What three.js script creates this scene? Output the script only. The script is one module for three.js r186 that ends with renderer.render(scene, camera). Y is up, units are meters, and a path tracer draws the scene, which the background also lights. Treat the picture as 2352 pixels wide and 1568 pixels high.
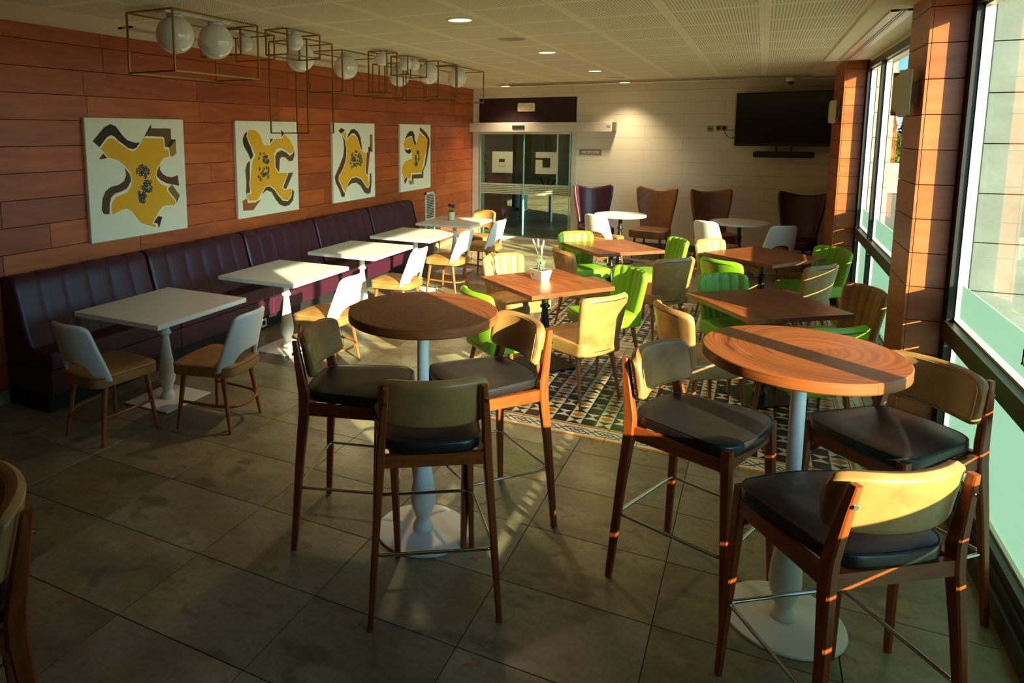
import * as THREE from 'three';
import { Sky } from 'three/addons/objects/Sky.js';
import { mergeGeometries, mergeVertices, toCreasedNormals } from 'three/addons/utils/BufferGeometryUtils.js';
import { RoundedBoxGeometry } from 'three/addons/geometries/RoundedBoxGeometry.js';
import { TextGeometry } from 'three/addons/geometries/TextGeometry.js';
import { FontLoader } from 'three/addons/loaders/FontLoader.js';

// ---------------------------------------------------------------- camera, sky, sun, exposure
const scene = new THREE.Scene();
const camera = new THREE.PerspectiveCamera(53.28, 1.5, 0.05, 400);
camera.position.set(2.889, 1.94, 3.96);
camera.rotation.order = 'YXZ';
camera.rotation.set(THREE.MathUtils.degToRad(-7.345), THREE.MathUtils.degToRad(26.357), THREE.MathUtils.degToRad(-0.058));
camera.setViewOffset(2352, 1568, 202.8, 279.3, 2352, 1568);      // shifted lens: the photograph's verticals are corrected

const renderer = new THREE.WebGLRenderer({ antialias: true });
renderer.toneMapping = THREE.LinearToneMapping;
renderer.toneMappingExposure = 2.0;
renderer.shadowMap.enabled = true;

const SUN = new THREE.Vector3(0.839 , 0.323, 0.545).normalize();  // towards the sun: low, from the window side and slightly behind the camera
const sky = new Sky();
sky.scale.setScalar(1000);
sky.material.uniforms.turbidity.value = 3;
sky.material.uniforms.rayleigh.value = 1.2;
sky.material.uniforms.mieCoefficient.value = 0.004;
sky.material.uniforms.mieDirectionalG.value = 0.8;
sky.material.uniforms.sunPosition.value.copy(SUN);
sky.name = 'sky';
scene.add(sky);
scene.backgroundIntensity = 0.7;
scene.environmentIntensity = 0.7;

const sun = new THREE.DirectionalLight(new THREE.Color().setRGB(1, 0.80, 0.52), 17);
sun.name = 'sun';
sun.position.copy(SUN).multiplyScalar(40);
sun.target.position.set(0, 0, -2);
sun.castShadow = true;
sun.shadow.mapSize.set(4096, 4096);
sun.shadow.camera.left = sun.shadow.camera.bottom = -12;
sun.shadow.camera.right = sun.shadow.camera.top = 12;
sun.shadow.camera.near = 1; sun.shadow.camera.far = 90;
sun.shadow.radius = 1;
scene.add(sun, sun.target);

// ---------------------------------------------------------------- room constants (metres)
const XL = -1.90, XR = 3.87, ZB = -7.75, ZF = 5.6, H = 2.72;
const XG = 3.905;                                                 // plane of the window glass
const PL = 0.1925;                                                // height of one course of wood cladding

// ---------------------------------------------------------------- helpers
function rng(seed) { return () => { seed = (seed + 0x6d2b79f5) | 0; let t = Math.imul(seed ^ (seed >>> 15), 1 | seed); t = (t + Math.imul(t ^ (t >>> 7), 61 | t)) ^ t; return ((t ^ (t >>> 14)) >>> 0) / 4294967296; }; }
const taken = new Map();
function numbered(name) { const n = taken.get(name) ?? 0; taken.set(name, n + 1); return n ? `${name}_${String(n).padStart(3, '0')}` : name; }
function tag(o, label, category, group, kind) {
  o.userData.label = label; o.userData.category = category;
  if (group) o.userData.group = group;
  if (kind) o.userData.kind = kind;
  return o;
}
function shade(o) { o.traverse((m) => { if (m.isMesh) { m.castShadow = true; m.receiveShadow = true; } }); return o; }
function thing(name, label, category, x = 0, y = 0, z = 0, fx = 0, fz = 1, group) {
  const o = new THREE.Group(); o.name = numbered(name); scene.add(o);
  o.position.set(x, y, z); o.rotation.y = Math.atan2(fx, fz);
  return tag(o, label, category, group);
}
function structure(name, label, category) { const o = thing(name, label, category); o.userData.kind = 'structure'; return o; }
function part(name, geo, mat, parent) {
  const m = new THREE.Mesh(geo, mat); m.name = name; m.castShadow = m.receiveShadow = true; parent.add(m); return m;
}
function copyOf(root, label, x, z, fx, fz, group) {
  const c = root.clone(); c.name = numbered(root.userData.stem ?? root.name.replace(/_\d{3}$/, '')); scene.add(c);
  c.userData = { ...root.userData, label };
  if (group) c.userData.group = group;
  c.position.set(x, root.position.y, z); c.rotation.set(0, Math.atan2(fx, fz), 0);
  return c;
}
const V = (x, y, z) => new THREE.Vector3(x, y, z);
function box(x0, x1, y0, y1, z0, z1) {
  const g = new THREE.BoxGeometry(x1 - x0, y1 - y0, z1 - z0); g.translate((x0 + x1) / 2, (y0 + y1) / 2, (z0 + z1) / 2);
  metricUV(g); return g;
}
function rbox(x0, x1, y0, y1, z0, z1, r = 0.005, seg = 2) {
  const g = new RoundedBoxGeometry(x1 - x0, y1 - y0, z1 - z0, seg, r); g.translate((x0 + x1) / 2, (y0 + y1) / 2, (z0 + z1) / 2);
  metricUV(g); return g;
}
// uv in metres by the dominant axis of the normal
function metricUV(g) {
  const p = g.attributes.position, n = g.attributes.normal, uv = new Float32Array(p.count * 2);
  for (let i = 0; i < p.count; i++) {
    const ax = Math.abs(n.getX(i)), ay = Math.abs(n.getY(i)), az = Math.abs(n.getZ(i));
    if (ay >= ax && ay >= az) { uv[2 * i] = p.getX(i); uv[2 * i + 1] = p.getZ(i); } else if (ax >= az) { uv[2 * i] = p.getZ(i); uv[2 * i + 1] = p.getY(i); } else { uv[2 * i] = p.getX(i); uv[2 * i + 1] = p.getY(i); }
  }
  g.setAttribute('uv', new THREE.BufferAttribute(uv, 2)); return g;
}
function clean(g) { const o = g.index ? g.toNonIndexed() : g; for (const k of Object.keys(o.attributes)) if (!['position', 'normal', 'uv'].includes(k)) o.deleteAttribute(k); return o; }
const merge = (list) => mergeGeometries(list.map(clean));
// a slab in the xy plane, back at z = 0, front at z = t, its front edges chamfered by c; uv in metres from (uo, vo); 18 triangles
function slab(w, h, t, c = 0.002, uo = 0, vo = 0, swap = false) {
  const a = w / 2, b = h / 2, F = [[-a + c, -b + c, t], [a - c, -b + c, t], [a - c, b - c, t], [-a + c, b - c, t]], M_ = [[-a, -b, t - c], [a, -b, t - c], [a, b, t - c], [-a, b, t - c]], B = [[-a, -b, 0], [a, -b, 0], [a, b, 0], [-a, b, 0]];
  const pos = [], uv = [];
  const quad = (...q) => { for (const k of [0, 1, 2, 0, 2, 3]) { pos.push(...q[k]); uv.push(swap ? uo + q[k][1] : uo + q[k][0], swap ? vo + q[k][0] : vo + q[k][1]); } };
  quad(...F);
  for (let i = 0; i < 4; i++) { const j = (i + 1) % 4; quad(M_[i], M_[j], F[j], F[i]); quad(B[i], B[j], M_[j], M_[i]); }
  const g = new THREE.BufferGeometry();
  g.setAttribute('position', new THREE.Float32BufferAttribute(pos, 3)); g.setAttribute('uv', new THREE.Float32BufferAttribute(uv, 2)); g.computeVertexNormals();
  return g;
}
function rod(a, b, r0, r1 = r0, seg = 12) {
  const d = b.clone().sub(a), g = new THREE.CylinderGeometry(r1, r0, d.length(), seg, 1);
  g.applyQuaternion(new THREE.Quaternion().setFromUnitVectors(V(0, 1, 0), d.clone().normalize()));
  const m = a.clone().add(b).multiplyScalar(0.5); g.translate(m.x, m.y, m.z);
  const p = g.attributes.position, uv = g.attributes.uv, L = d.length();
  for (let i = 0; i < uv.count; i++) uv.setXY(i, uv.getY(i) * L, uv.getX(i) * 0.1);
  return g;
}
function tube(pts, r, n = 32, seg = 8, closed = false) { return new THREE.TubeGeometry(new THREE.CatmullRomCurve3(pts, closed, 'centripetal'), n, r, seg, closed); }
function polyTube(pts, r, seg = 8) { const path = new THREE.CurvePath(); for (let i = 0; i + 1 < pts.length; i++) path.add(new THREE.LineCurve3(pts[i], pts[i + 1])); return new THREE.TubeGeometry(path, (pts.length - 1) * 6, r, seg); }
function lathe(profile, seg = 28) { return new THREE.LatheGeometry(profile.map(([r, y]) => new THREE.Vector2(r, y)), seg); }
// a bar with a chamfered rectangular section [w across x, d across z] that changes from station to station
function loft(stations) {
  const pos = [], uv = [], idx = [], n = 8; let run = 0;
  stations.forEach(({ p, w, d }, k) => {
    if (k) run += V(...p).distanceTo(V(...stations[k - 1].p));
    const a = w / 2, b = d / 2, c = Math.min(a, b) * 0.35;
    const ring = [[-a, -b + c], [-a + c, -b], [a - c, -b], [a, -b + c], [a, b - c], [a - c, b], [-a + c, b], [-a, b - c]];
    for (const [x, z] of ring) { pos.push(p[0] + x, p[1], p[2] + z); uv.push(run, x + z); }
  });
  for (let k = 0; k + 1 < stations.length; k++) for (let i = 0; i < n; i++) { const j = (i + 1) % n, A = k * n + i, B = k * n + j; idx.push(A, A + n, B, B, A + n, B + n); }
  const cap = (k, flip) => { for (let i = 1; i + 1 < n; i++) idx.push(...(flip ? [k * n, k * n + i, k * n + i + 1] : [k * n, k * n + i + 1, k * n + i])); };
  cap(0, true); cap(stations.length - 1, false);
  const g = new THREE.BufferGeometry(); g.setAttribute('position', new THREE.Float32BufferAttribute(pos, 3)); g.setAttribute('uv', new THREE.Float32BufferAttribute(uv, 2)); g.setIndex(idx);
  return toCreasedNormals(g, 0.6);
}
// an upholstered pad: outline points [x, z], profile rows [inset, y] from the underside to the crown
function pad(outline, profile) {
  const n = outline.length, pos = [], uv = [], idx = [];
  let cx = 0, cz = 0; for (const [x, z] of outline) { cx += x / n; cz += z / n; }
  const out = outline.map((p, i) => { const a = outline[(i + n - 1) % n], b = outline[(i + 1) % n]; let nx = b[1] - a[1], nz = a[0] - b[0]; const l = Math.hypot(nx, nz) || 1; nx /= l; nz /= l; if (nx * (p[0] - cx) + nz * (p[1] - cz) < 0) { nx = -nx; nz = -nz; } return [nx, nz]; });
  for (const [inset, y] of profile) outline.forEach(([x, z], i) => { const k = inset > 0.03 ? inset - 0.03 : 0, e = inset - k, X = cx + (x - out[i][0] * e - cx) * (1 - k / 0.22), Z = cz + (z - out[i][1] * e - cz) * (1 - k / 0.22); pos.push(X, y, Z); uv.push(X, Z + y); });
  const rows = profile.length;
  for (let k = 0; k + 1 < rows; k++) for (let i = 0; i < n; i++) { const j = (i + 1) % n, A = k * n + i, B = k * n + j; idx.push(A, B, A + n, B, B + n, A + n); }
  const bot = pos.length / 3; pos.push(cx, profile[0][1], cz); uv.push(cx, cz);
  const top = bot + 1, crown = profile[rows - 1][1] + (profile.crown ?? 0.004); pos.push(cx, crown, cz); uv.push(cx, cz);
  for (let i = 0; i < n; i++) { const j = (i + 1) % n; idx.push(bot, j, i, top, (rows - 1) * n + i, (rows - 1) * n + j); }
  const g = new THREE.BufferGeometry(); g.setAttribute('position', new THREE.Float32BufferAttribute(pos, 3)); g.setAttribute('uv', new THREE.Float32BufferAttribute(uv, 2)); g.setIndex(idx); g.computeVertexNormals();
  // outline may run either way round: turn the faces outwards
  const nn = g.attributes.normal; if (nn.getY(top) < 0) { for (let i = 0; i < idx.length; i += 3) { const t = idx[i]; idx[i] = idx[i + 1]; idx[i + 1] = t; } g.setIndex(idx); g.computeVertexNormals(); }
  return g;
}
// rounded trapezoid [x, z]: wf wide at the front (+z), wb at the back, d deep
function trapezoid(wf, wb, d, rf = 0.06, rb = 0.05, bow = 0.012) {
  const pts = [], arc = (cx, cz, r, a0, a1) => { for (let i = 0; i <= 7; i++) { const a = a0 + ((a1 - a0) * i) / 7; pts.push([cx + r * Math.cos(a), cz + r * Math.sin(a)]); } };
  arc(wf / 2 - rf, d / 2 - rf, rf, 0, Math.PI / 2);
  for (let i = 1; i < 8; i++) { const t = i / 8, x = (wf / 2 - rf) * (1 - 2 * t); pts.push([x, d / 2 + bow * Math.sin(Math.PI * t)]); }
  arc(-wf / 2 + rf, d / 2 - rf, rf, Math.PI / 2, Math.PI);
  for (let i = 1; i < 6; i++) { const t = i / 6; pts.push([-wf / 2 + ((wf - wb) / 2) * t, d / 2 - rf - (d - rf - rb) * t]); }
  arc(-wb / 2 + rb, -d / 2 + rb, rb, Math.PI, 1.5 * Math.PI);
  for (let i = 1; i < 6; i++) pts.push([(wb / 2 - rb) * (-1 + (2 * i) / 6), -d / 2 - 0.4 * bow * Math.sin((Math.PI * i) / 6)]);
  arc(wb / 2 - rb, -d / 2 + rb, rb, 1.5 * Math.PI, 2 * Math.PI);
  for (let i = 1; i < 6; i++) { const t = i / 6; pts.push([wb / 2 + ((wf - wb) / 2) * t, -d / 2 + rb + (d - rf - rb) * t]); }
  return pts;
}
// an upholstered shell over s in [-1, 1], v in [0, 1]: mid(s, v) -> [x, y, z]; front and back faces meet at a rounded rim. Returns { front, back }
function shell(ns, nv, mid, thick, { swell = () => 0, rim = 0.16, split = 0 } = {}) {
  const S = [], W = []; for (let i = 0; i <= ns; i++) { const t = -1 + (2 * i) / ns; S.push(0.5 * t + 0.5 * Math.sin((Math.PI / 2) * t)); }
  for (let j = 0; j <= nv; j++) { const t = -1 + (2 * j) / nv; W.push(0.5 + 0.5 * (0.5 * t + 0.5 * Math.sin((Math.PI / 2) * t))); }
  const P = (s, v) => V(...mid(s, v)), e = 1e-3;
  const make = (side) => {
    const pos = [], uv = [], idx = [];
    for (let j = 0; j <= nv; j++) for (let i = 0; i <= ns; i++) {
      const s = S[i], v = W[j], p = P(s, v);
      const du = P(Math.min(1, s + e), v).sub(P(Math.max(-1, s - e), v)), dv = P(s, Math.min(1, v + e)).sub(P(s, Math.max(0, v - e)));
      const n = du.cross(dv).normalize(); if (n.z < -0.2) n.negate();
      const es = Math.min(1, (1 - Math.abs(s)) / rim), ev = Math.min(1, (1 - Math.abs(2 * v - 1)) / rim), round = Math.sqrt(Math.max(0, 1 - (1 - es) ** 2)) * Math.sqrt(Math.max(0, 1 - (1 - ev) ** 2));
      const off = side > 0 ? (thick / 2) * round + swell(s, v) * round : -(thick / 2) * round;
      p.addScaledVector(n, off); pos.push(p.x, p.y, p.z); uv.push(p.x, p.y);
    }
    const q = ns + 1;
    for (let j = 0; j < nv; j++) for (let i = 0; i < ns; i++) { const a = j * q + i; idx.push(...(side > 0 ? [a, a + 1, a + q, a + 1, a + q + 1, a + q] : [a, a + q, a + 1, a + 1, a + q, a + q + 1])); }
    const g = new THREE.BufferGeometry(); g.setAttribute('position', new THREE.Float32BufferAttribute(pos, 3)); g.setAttribute('uv', new THREE.Float32BufferAttribute(uv, 2)); g.setIndex(idx); g.computeVertexNormals(); return g;
  };
  return { front: make(1), back: make(-1) };
}

// ---------------------------------------------------------------- noise and textures
function noiseMaker(seed) {
  const r = rng(seed), perm = new Uint8Array(512), ga = new Float32Array(256);
  const order = [...Array(256).keys()]; for (let i = 255; i > 0; i--) { const j = Math.floor(r() * (i + 1)); [order[i], order[j]] = [order[j], order[i]]; }
  for (let i = 0; i < 512; i++) perm[i] = order[i & 255];
  for (let i = 0; i < 256; i++) ga[i] = r() * Math.PI * 2;
  const gx = ga.map(Math.cos), gy = ga.map(Math.sin);
  return (x, y, px, py) => {
    const ix = Math.floor(x), iy = Math.floor(y), fx = x - ix, fy = y - iy, w = (a, p) => ((a % p) + p) % p;
    const x0 = w(ix, px), x1 = w(ix + 1, px), y0 = w(iy, py), y1 = w(iy + 1, py);
    const d = (cx, cy, dx, dy) => { const h = perm[perm[cx & 255] + (cy & 255)]; return gx[h] * dx + gy[h] * dy; };
    const u = fx * fx * fx * (fx * (fx * 6 - 15) + 10), v = fy * fy * fy * (fy * (fy * 6 - 15) + 10);
    const a = d(x0, y0, fx, fy), b = d(x1, y0, fx - 1, fy), c = d(x0, y1, fx, fy - 1), e = d(x1, y1, fx - 1, fy - 1);
    return (a + (b - a) * u + (c - a) * v + (a - b - c + e) * u * v) * 1.5;
  };
}
const N1 = noiseMaker(11), N2 = noiseMaker(29);
// periodic fractal noise over u, v in [0, 1)
function fbm(N, u, v, px, py, oct = 4, gain = 0.5) { let s = 0, a = 1, t = 0; for (let k = 0; k < oct; k++) { s += a * N(u * px, v * py, px, py); t += a; a *= gain; px *= 2; py *= 2; } return s / t; }
const clamp = THREE.MathUtils.clamp, lerp = THREE.MathUtils.lerp, smooth = THREE.MathUtils.smoothstep;
const mix3 = (a, b, t) => [lerp(a[0], b[0], t), lerp(a[1], b[1], t), lerp(a[2], b[2], t)];
function dataTex(w, h, fn, srgb = true, perMetreU = 1, perMetreV = perMetreU) {
  const d = new Uint8Array(w * h * 4);
  for (let y = 0, i = 0; y < h; y++) for (let x = 0; x < w; x++, i += 4) { const c = fn((x + 0.5) / w, (y + 0.5) / h); d[i] = clamp(c[0], 0, 255); d[i + 1] = clamp(c[1], 0, 255); d[i + 2] = clamp(c[2], 0, 255); d[i + 3] = 255; }
  const t = new THREE.DataTexture(d, w, h); t.magFilter = THREE.LinearFilter; t.minFilter = THREE.LinearMipmapLinearFilter; t.generateMipmaps = true;
  t.wrapS = t.wrapT = THREE.RepeatWrapping; t.repeat.set(perMetreU, perMetreV); if (srgb) t.colorSpace = THREE.SRGBColorSpace; t.needsUpdate = true; return t;
}
const grey = (g) => [g, g, g];
function canvasTex(w, h, draw) {
  const c = document.createElement('canvas'); c.width = w; c.height = h; draw(c.getContext('2d'), w, h);
  const t = new THREE.CanvasTexture(c); t.colorSpace = THREE.SRGBColorSpace; t.magFilter = THREE.LinearFilter; return t;
}
function woodTex(light, dark, { rings = 9, fibre = 0.5, seedShift = 0, knots = [], w = 1024, h = 512, mu = 1 / 1.8, mv = 1 / 0.9 } = {}) {
  return dataTex(w, h, (u, v) => {
    const s = seedShift; let warp = fbm(N1, u + s, v, 2, 4, 3), kd = 0;
    for (const [ku, kv, kr] of knots) { let du = Math.abs(u - ku); du = Math.min(du, 1 - du) * 1.8; let dv = Math.abs(v - kv); dv = Math.min(dv, 1 - dv) * 0.9; const d = Math.hypot(du * 0.45, dv) / kr; warp += 0.9 * Math.exp(-d * d); kd += Math.exp(-d * d * 9) + 0.35 * Math.exp(-d * d * 1.4); }
    const ring = 0.5 + 0.5 * Math.sin((v * rings + warp * 2.3) * Math.PI * 2), f = fbm(N2, u + s, v, 8, 128, 3), cloud = fbm(N2, u, v + s, 3, 3, 3);
    const t = clamp(0.42 + 0.30 * (ring - 0.5) + fibre * f * 0.55 + 0.35 * cloud + kd * 0.75, 0, 1);
    return mix3(light, dark, t);
  }, true, mu, mv);
}
const T = {};
T.wall = woodTex([190, 96, 38], [138, 62, 24], { rings: 5, fibre: 0.35 });
T.column = woodTex([184, 100, 52], [138, 68, 34], { rings: 4, fibre: 0.3, seedShift: 0.37 });
T.table = woodTex([162, 86, 40], [86, 40, 17], { rings: 13, fibre: 0.8, knots: [[0.2, 0.3, 0.07], [0.26, 0.36, 0.05], [0.55, 0.62, 0.04], [0.78, 0.2, 0.05], [0.08, 0.75, 0.045]] });
T.leg = woodTex([168, 98, 48], [112, 60, 28], { rings: 10, fibre: 0.8, seedShift: 0.7, w: 512, h: 256, mu: 1 / 0.9, mv: 1 / 0.45 });
T.slate = dataTex(1024, 1024, (u, v) => {
  const a = fbm(N1, u, v, 3, 5, 6, 0.58), b = fbm(N2, u, v, 6, 9, 5, 0.55), c = fbm(N1, u + 0.3, v + 0.6, 14, 20, 4), f = fbm(N2, u, v, 64, 64, 2);
  let col = mix3([112, 106, 84], [156, 150, 122], clamp(0.5 + 0.9 * a + 0.5 * b, 0, 1));
  col = mix3(col, [84, 80, 64], clamp(smooth(b - 0.4 * a, 0.12, 0.5), 0, 1) * 0.7);
  col = mix3(col, [134, 92, 64], smooth(c, 0.26, 0.42) * smooth(a, -0.15, 0.3) * 0.7);
  col = mix3(col, [126, 108, 66], smooth(fbm(N2, u + 0.5, v, 4, 4, 3), 0.1, 0.5) * 0.45);
  const k = 1 + 0.10 * f; return [col[0] * k, col[1] * k, col[2] * k];
}, true, 1 / 1.5);
T.slateBump = dataTex(1024, 1024, (u, v) => { const a = fbm(N1, u, v, 7, 13, 6, 0.6), b = fbm(N2, u, v, 24, 36, 3); return grey(128 + 90 * Math.abs(a) * 1.6 + 30 * b); }, false, 1 / 1.5);
T.tan = dataTex(512, 512, (u, v) => { const a = fbm(N1, u, v, 5, 5, 5, 0.55), b = fbm(N2, u, v, 40, 40, 2); return mix3([134, 92, 46], [176, 130, 74], clamp(0.5 + 0.85 * a + 0.12 * b, 0, 1)); }, true, 1 / 0.7);
T.hide = dataTex(512, 512, (u, v) => { const a = fbm(N1, u, v, 90, 90, 2), b = fbm(N2, u, v, 8, 8, 3); return grey(128 + 70 * a + 40 * b); }, false, 1 / 0.5);
T.stone = dataTex(512, 512, (u, v) => { const a = fbm(N1, u, v, 6, 6, 5, 0.55), b = fbm(N2, u, v, 50, 50, 2); return mix3([150, 146, 132], [184, 180, 166], clamp(0.5 + 0.7 * a + 0.2 * b, 0, 1)); }, true, 1 / 1.2);
T.plaster = dataTex(256, 256, (u, v) => { const a = fbm(N1, u, v, 10, 10, 4); return grey(128 + 70 * a); }, false, 1 / 0.6);

const std = (o) => new THREE.MeshStandardMaterial(o), phys = (o) => new THREE.MeshPhysicalMaterial(o);
const C = (r, g, b) => new THREE.Color(`rgb(${r},${g},${b})`);
const leather = (name, o) => phys({ name, roughness: 0.42, bumpMap: T.hide, bumpScale: 0.0006, ...o });
const M = {
  plank: ['#ffffff', '#eadfd8', '#f6e6da', '#dcccc2'].map((c, i) => std({ name: 'cherry veneer ' + i, map: T.wall, color: c, roughness: 0.42 })),
  colPlank: ['#ffffff', '#ece2dc', '#f4eae0'].map((c, i) => std({ name: 'column veneer ' + i, map: T.column, color: c, roughness: 0.38 })),
  tableWood: phys({ name: 'stained oak', map: T.table, roughness: 0.34, bumpMap: T.table, bumpScale: 0.0003 }),
  legWood: phys({ name: 'beech stained', map: T.leg, roughness: 0.36 }),
  stoolWood: phys({ name: 'stool wood', map: T.leg, color: '#e6bd8c', roughness: 0.34 }),
  slate: ['#ffffff', '#efeee6', '#e2ddd0', '#f4efe2'].map((c, i) => std({ name: 'slate tile ' + i, map: T.slate, color: c, roughness: 0.36, bumpMap: T.slateBump, bumpScale: 0.0022 })),
  grout: std({ name: 'grout', color: '#37332b', roughness: 0.9 }),
  tan: leather('tan leather', { map: T.tan }),
  tanDark: leather('brown leather', { map: T.tan, color: '#c8ac94', roughness: 0.5 }),
  green: leather('green leather', { color: C(112, 158, 22), roughness: 0.38 }),
  purple: leather('aubergine leather', { color: C(58, 18, 36), roughness: 0.4 }),
  black: leather('black leather', { color: C(26, 22, 22), roughness: 0.36 }),
  whiteHide: leather('white leather', { color: C(212, 210, 198), roughness: 0.4 }),
  piping: std({ name: 'dark piping', color: '#2a1f14', roughness: 0.6 }),
  thread: std({ name: 'stitching', color: '#c9a468', roughness: 0.7 }),
  white: phys({ name: 'white lacquer', color: C(226, 222, 210), roughness: 0.3 }),
  whiteTop: phys({ name: 'white laminate', color: C(224, 218, 202), roughness: 0.32 }),
  blackMetal: phys({ name: 'black cast iron', color: C(18, 18, 18), roughness: 0.32, clearcoat: 0.4, clearcoatRoughness: 0.2 }),
  chrome: std({ name: 'chrome', color: C(205, 205, 205), metalness: 1, roughness: 0.12 }),
  brass: std({ name: 'brushed brass', color: C(150, 118, 58), metalness: 0.85, roughness: 0.35 }),
  opal: phys({ name: 'opal glass', color: C(232, 228, 214), roughness: 0.12, clearcoat: 1, clearcoatRoughness: 0.04 }),
  frame: phys({ name: 'bronze window frame', color: C(30, 31, 28), roughness: 0.4 }),
  rubber: std({ name: 'black rubber', color: C(14, 14, 14), roughness: 0.7 }),
  glass: phys({ name: 'clear glass', color: C(214, 232, 226), transmission: 1, roughness: 0, thickness: 0, ior: 1.5 }),
  film: phys({ name: 'frosted film', color: C(128, 164, 152), transmission: 0.27, roughness: 1, thickness: 0, specularIntensity: 0.4 }),
  ceiling: std({ name: 'ceiling paint', color: C(238, 228, 200), roughness: 0.85 }),
  wallPaint: std({ name: 'back wall panel', color: C(216, 206, 186), roughness: 0.6, bumpMap: T.plaster, bumpScale: 0.0006 }),
  darkPanel: std({ name: 'dark brown panel', color: C(40, 16, 12), roughness: 0.5 }),
  alu: std({ name: 'silver aluminium', color: C(214, 206, 194), metalness: 0.35, roughness: 0.4 }),
  stoneExt: std({ name: 'limestone cladding', map: T.stone, roughness: 0.85 }),
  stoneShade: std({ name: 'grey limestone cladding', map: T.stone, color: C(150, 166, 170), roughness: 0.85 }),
  paving: std({ name: 'outdoor paving', map: T.stone, color: C(190, 188, 180), roughness: 0.9 }),
};

// ================================================================ SETTING
const rr = rng(5);
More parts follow.
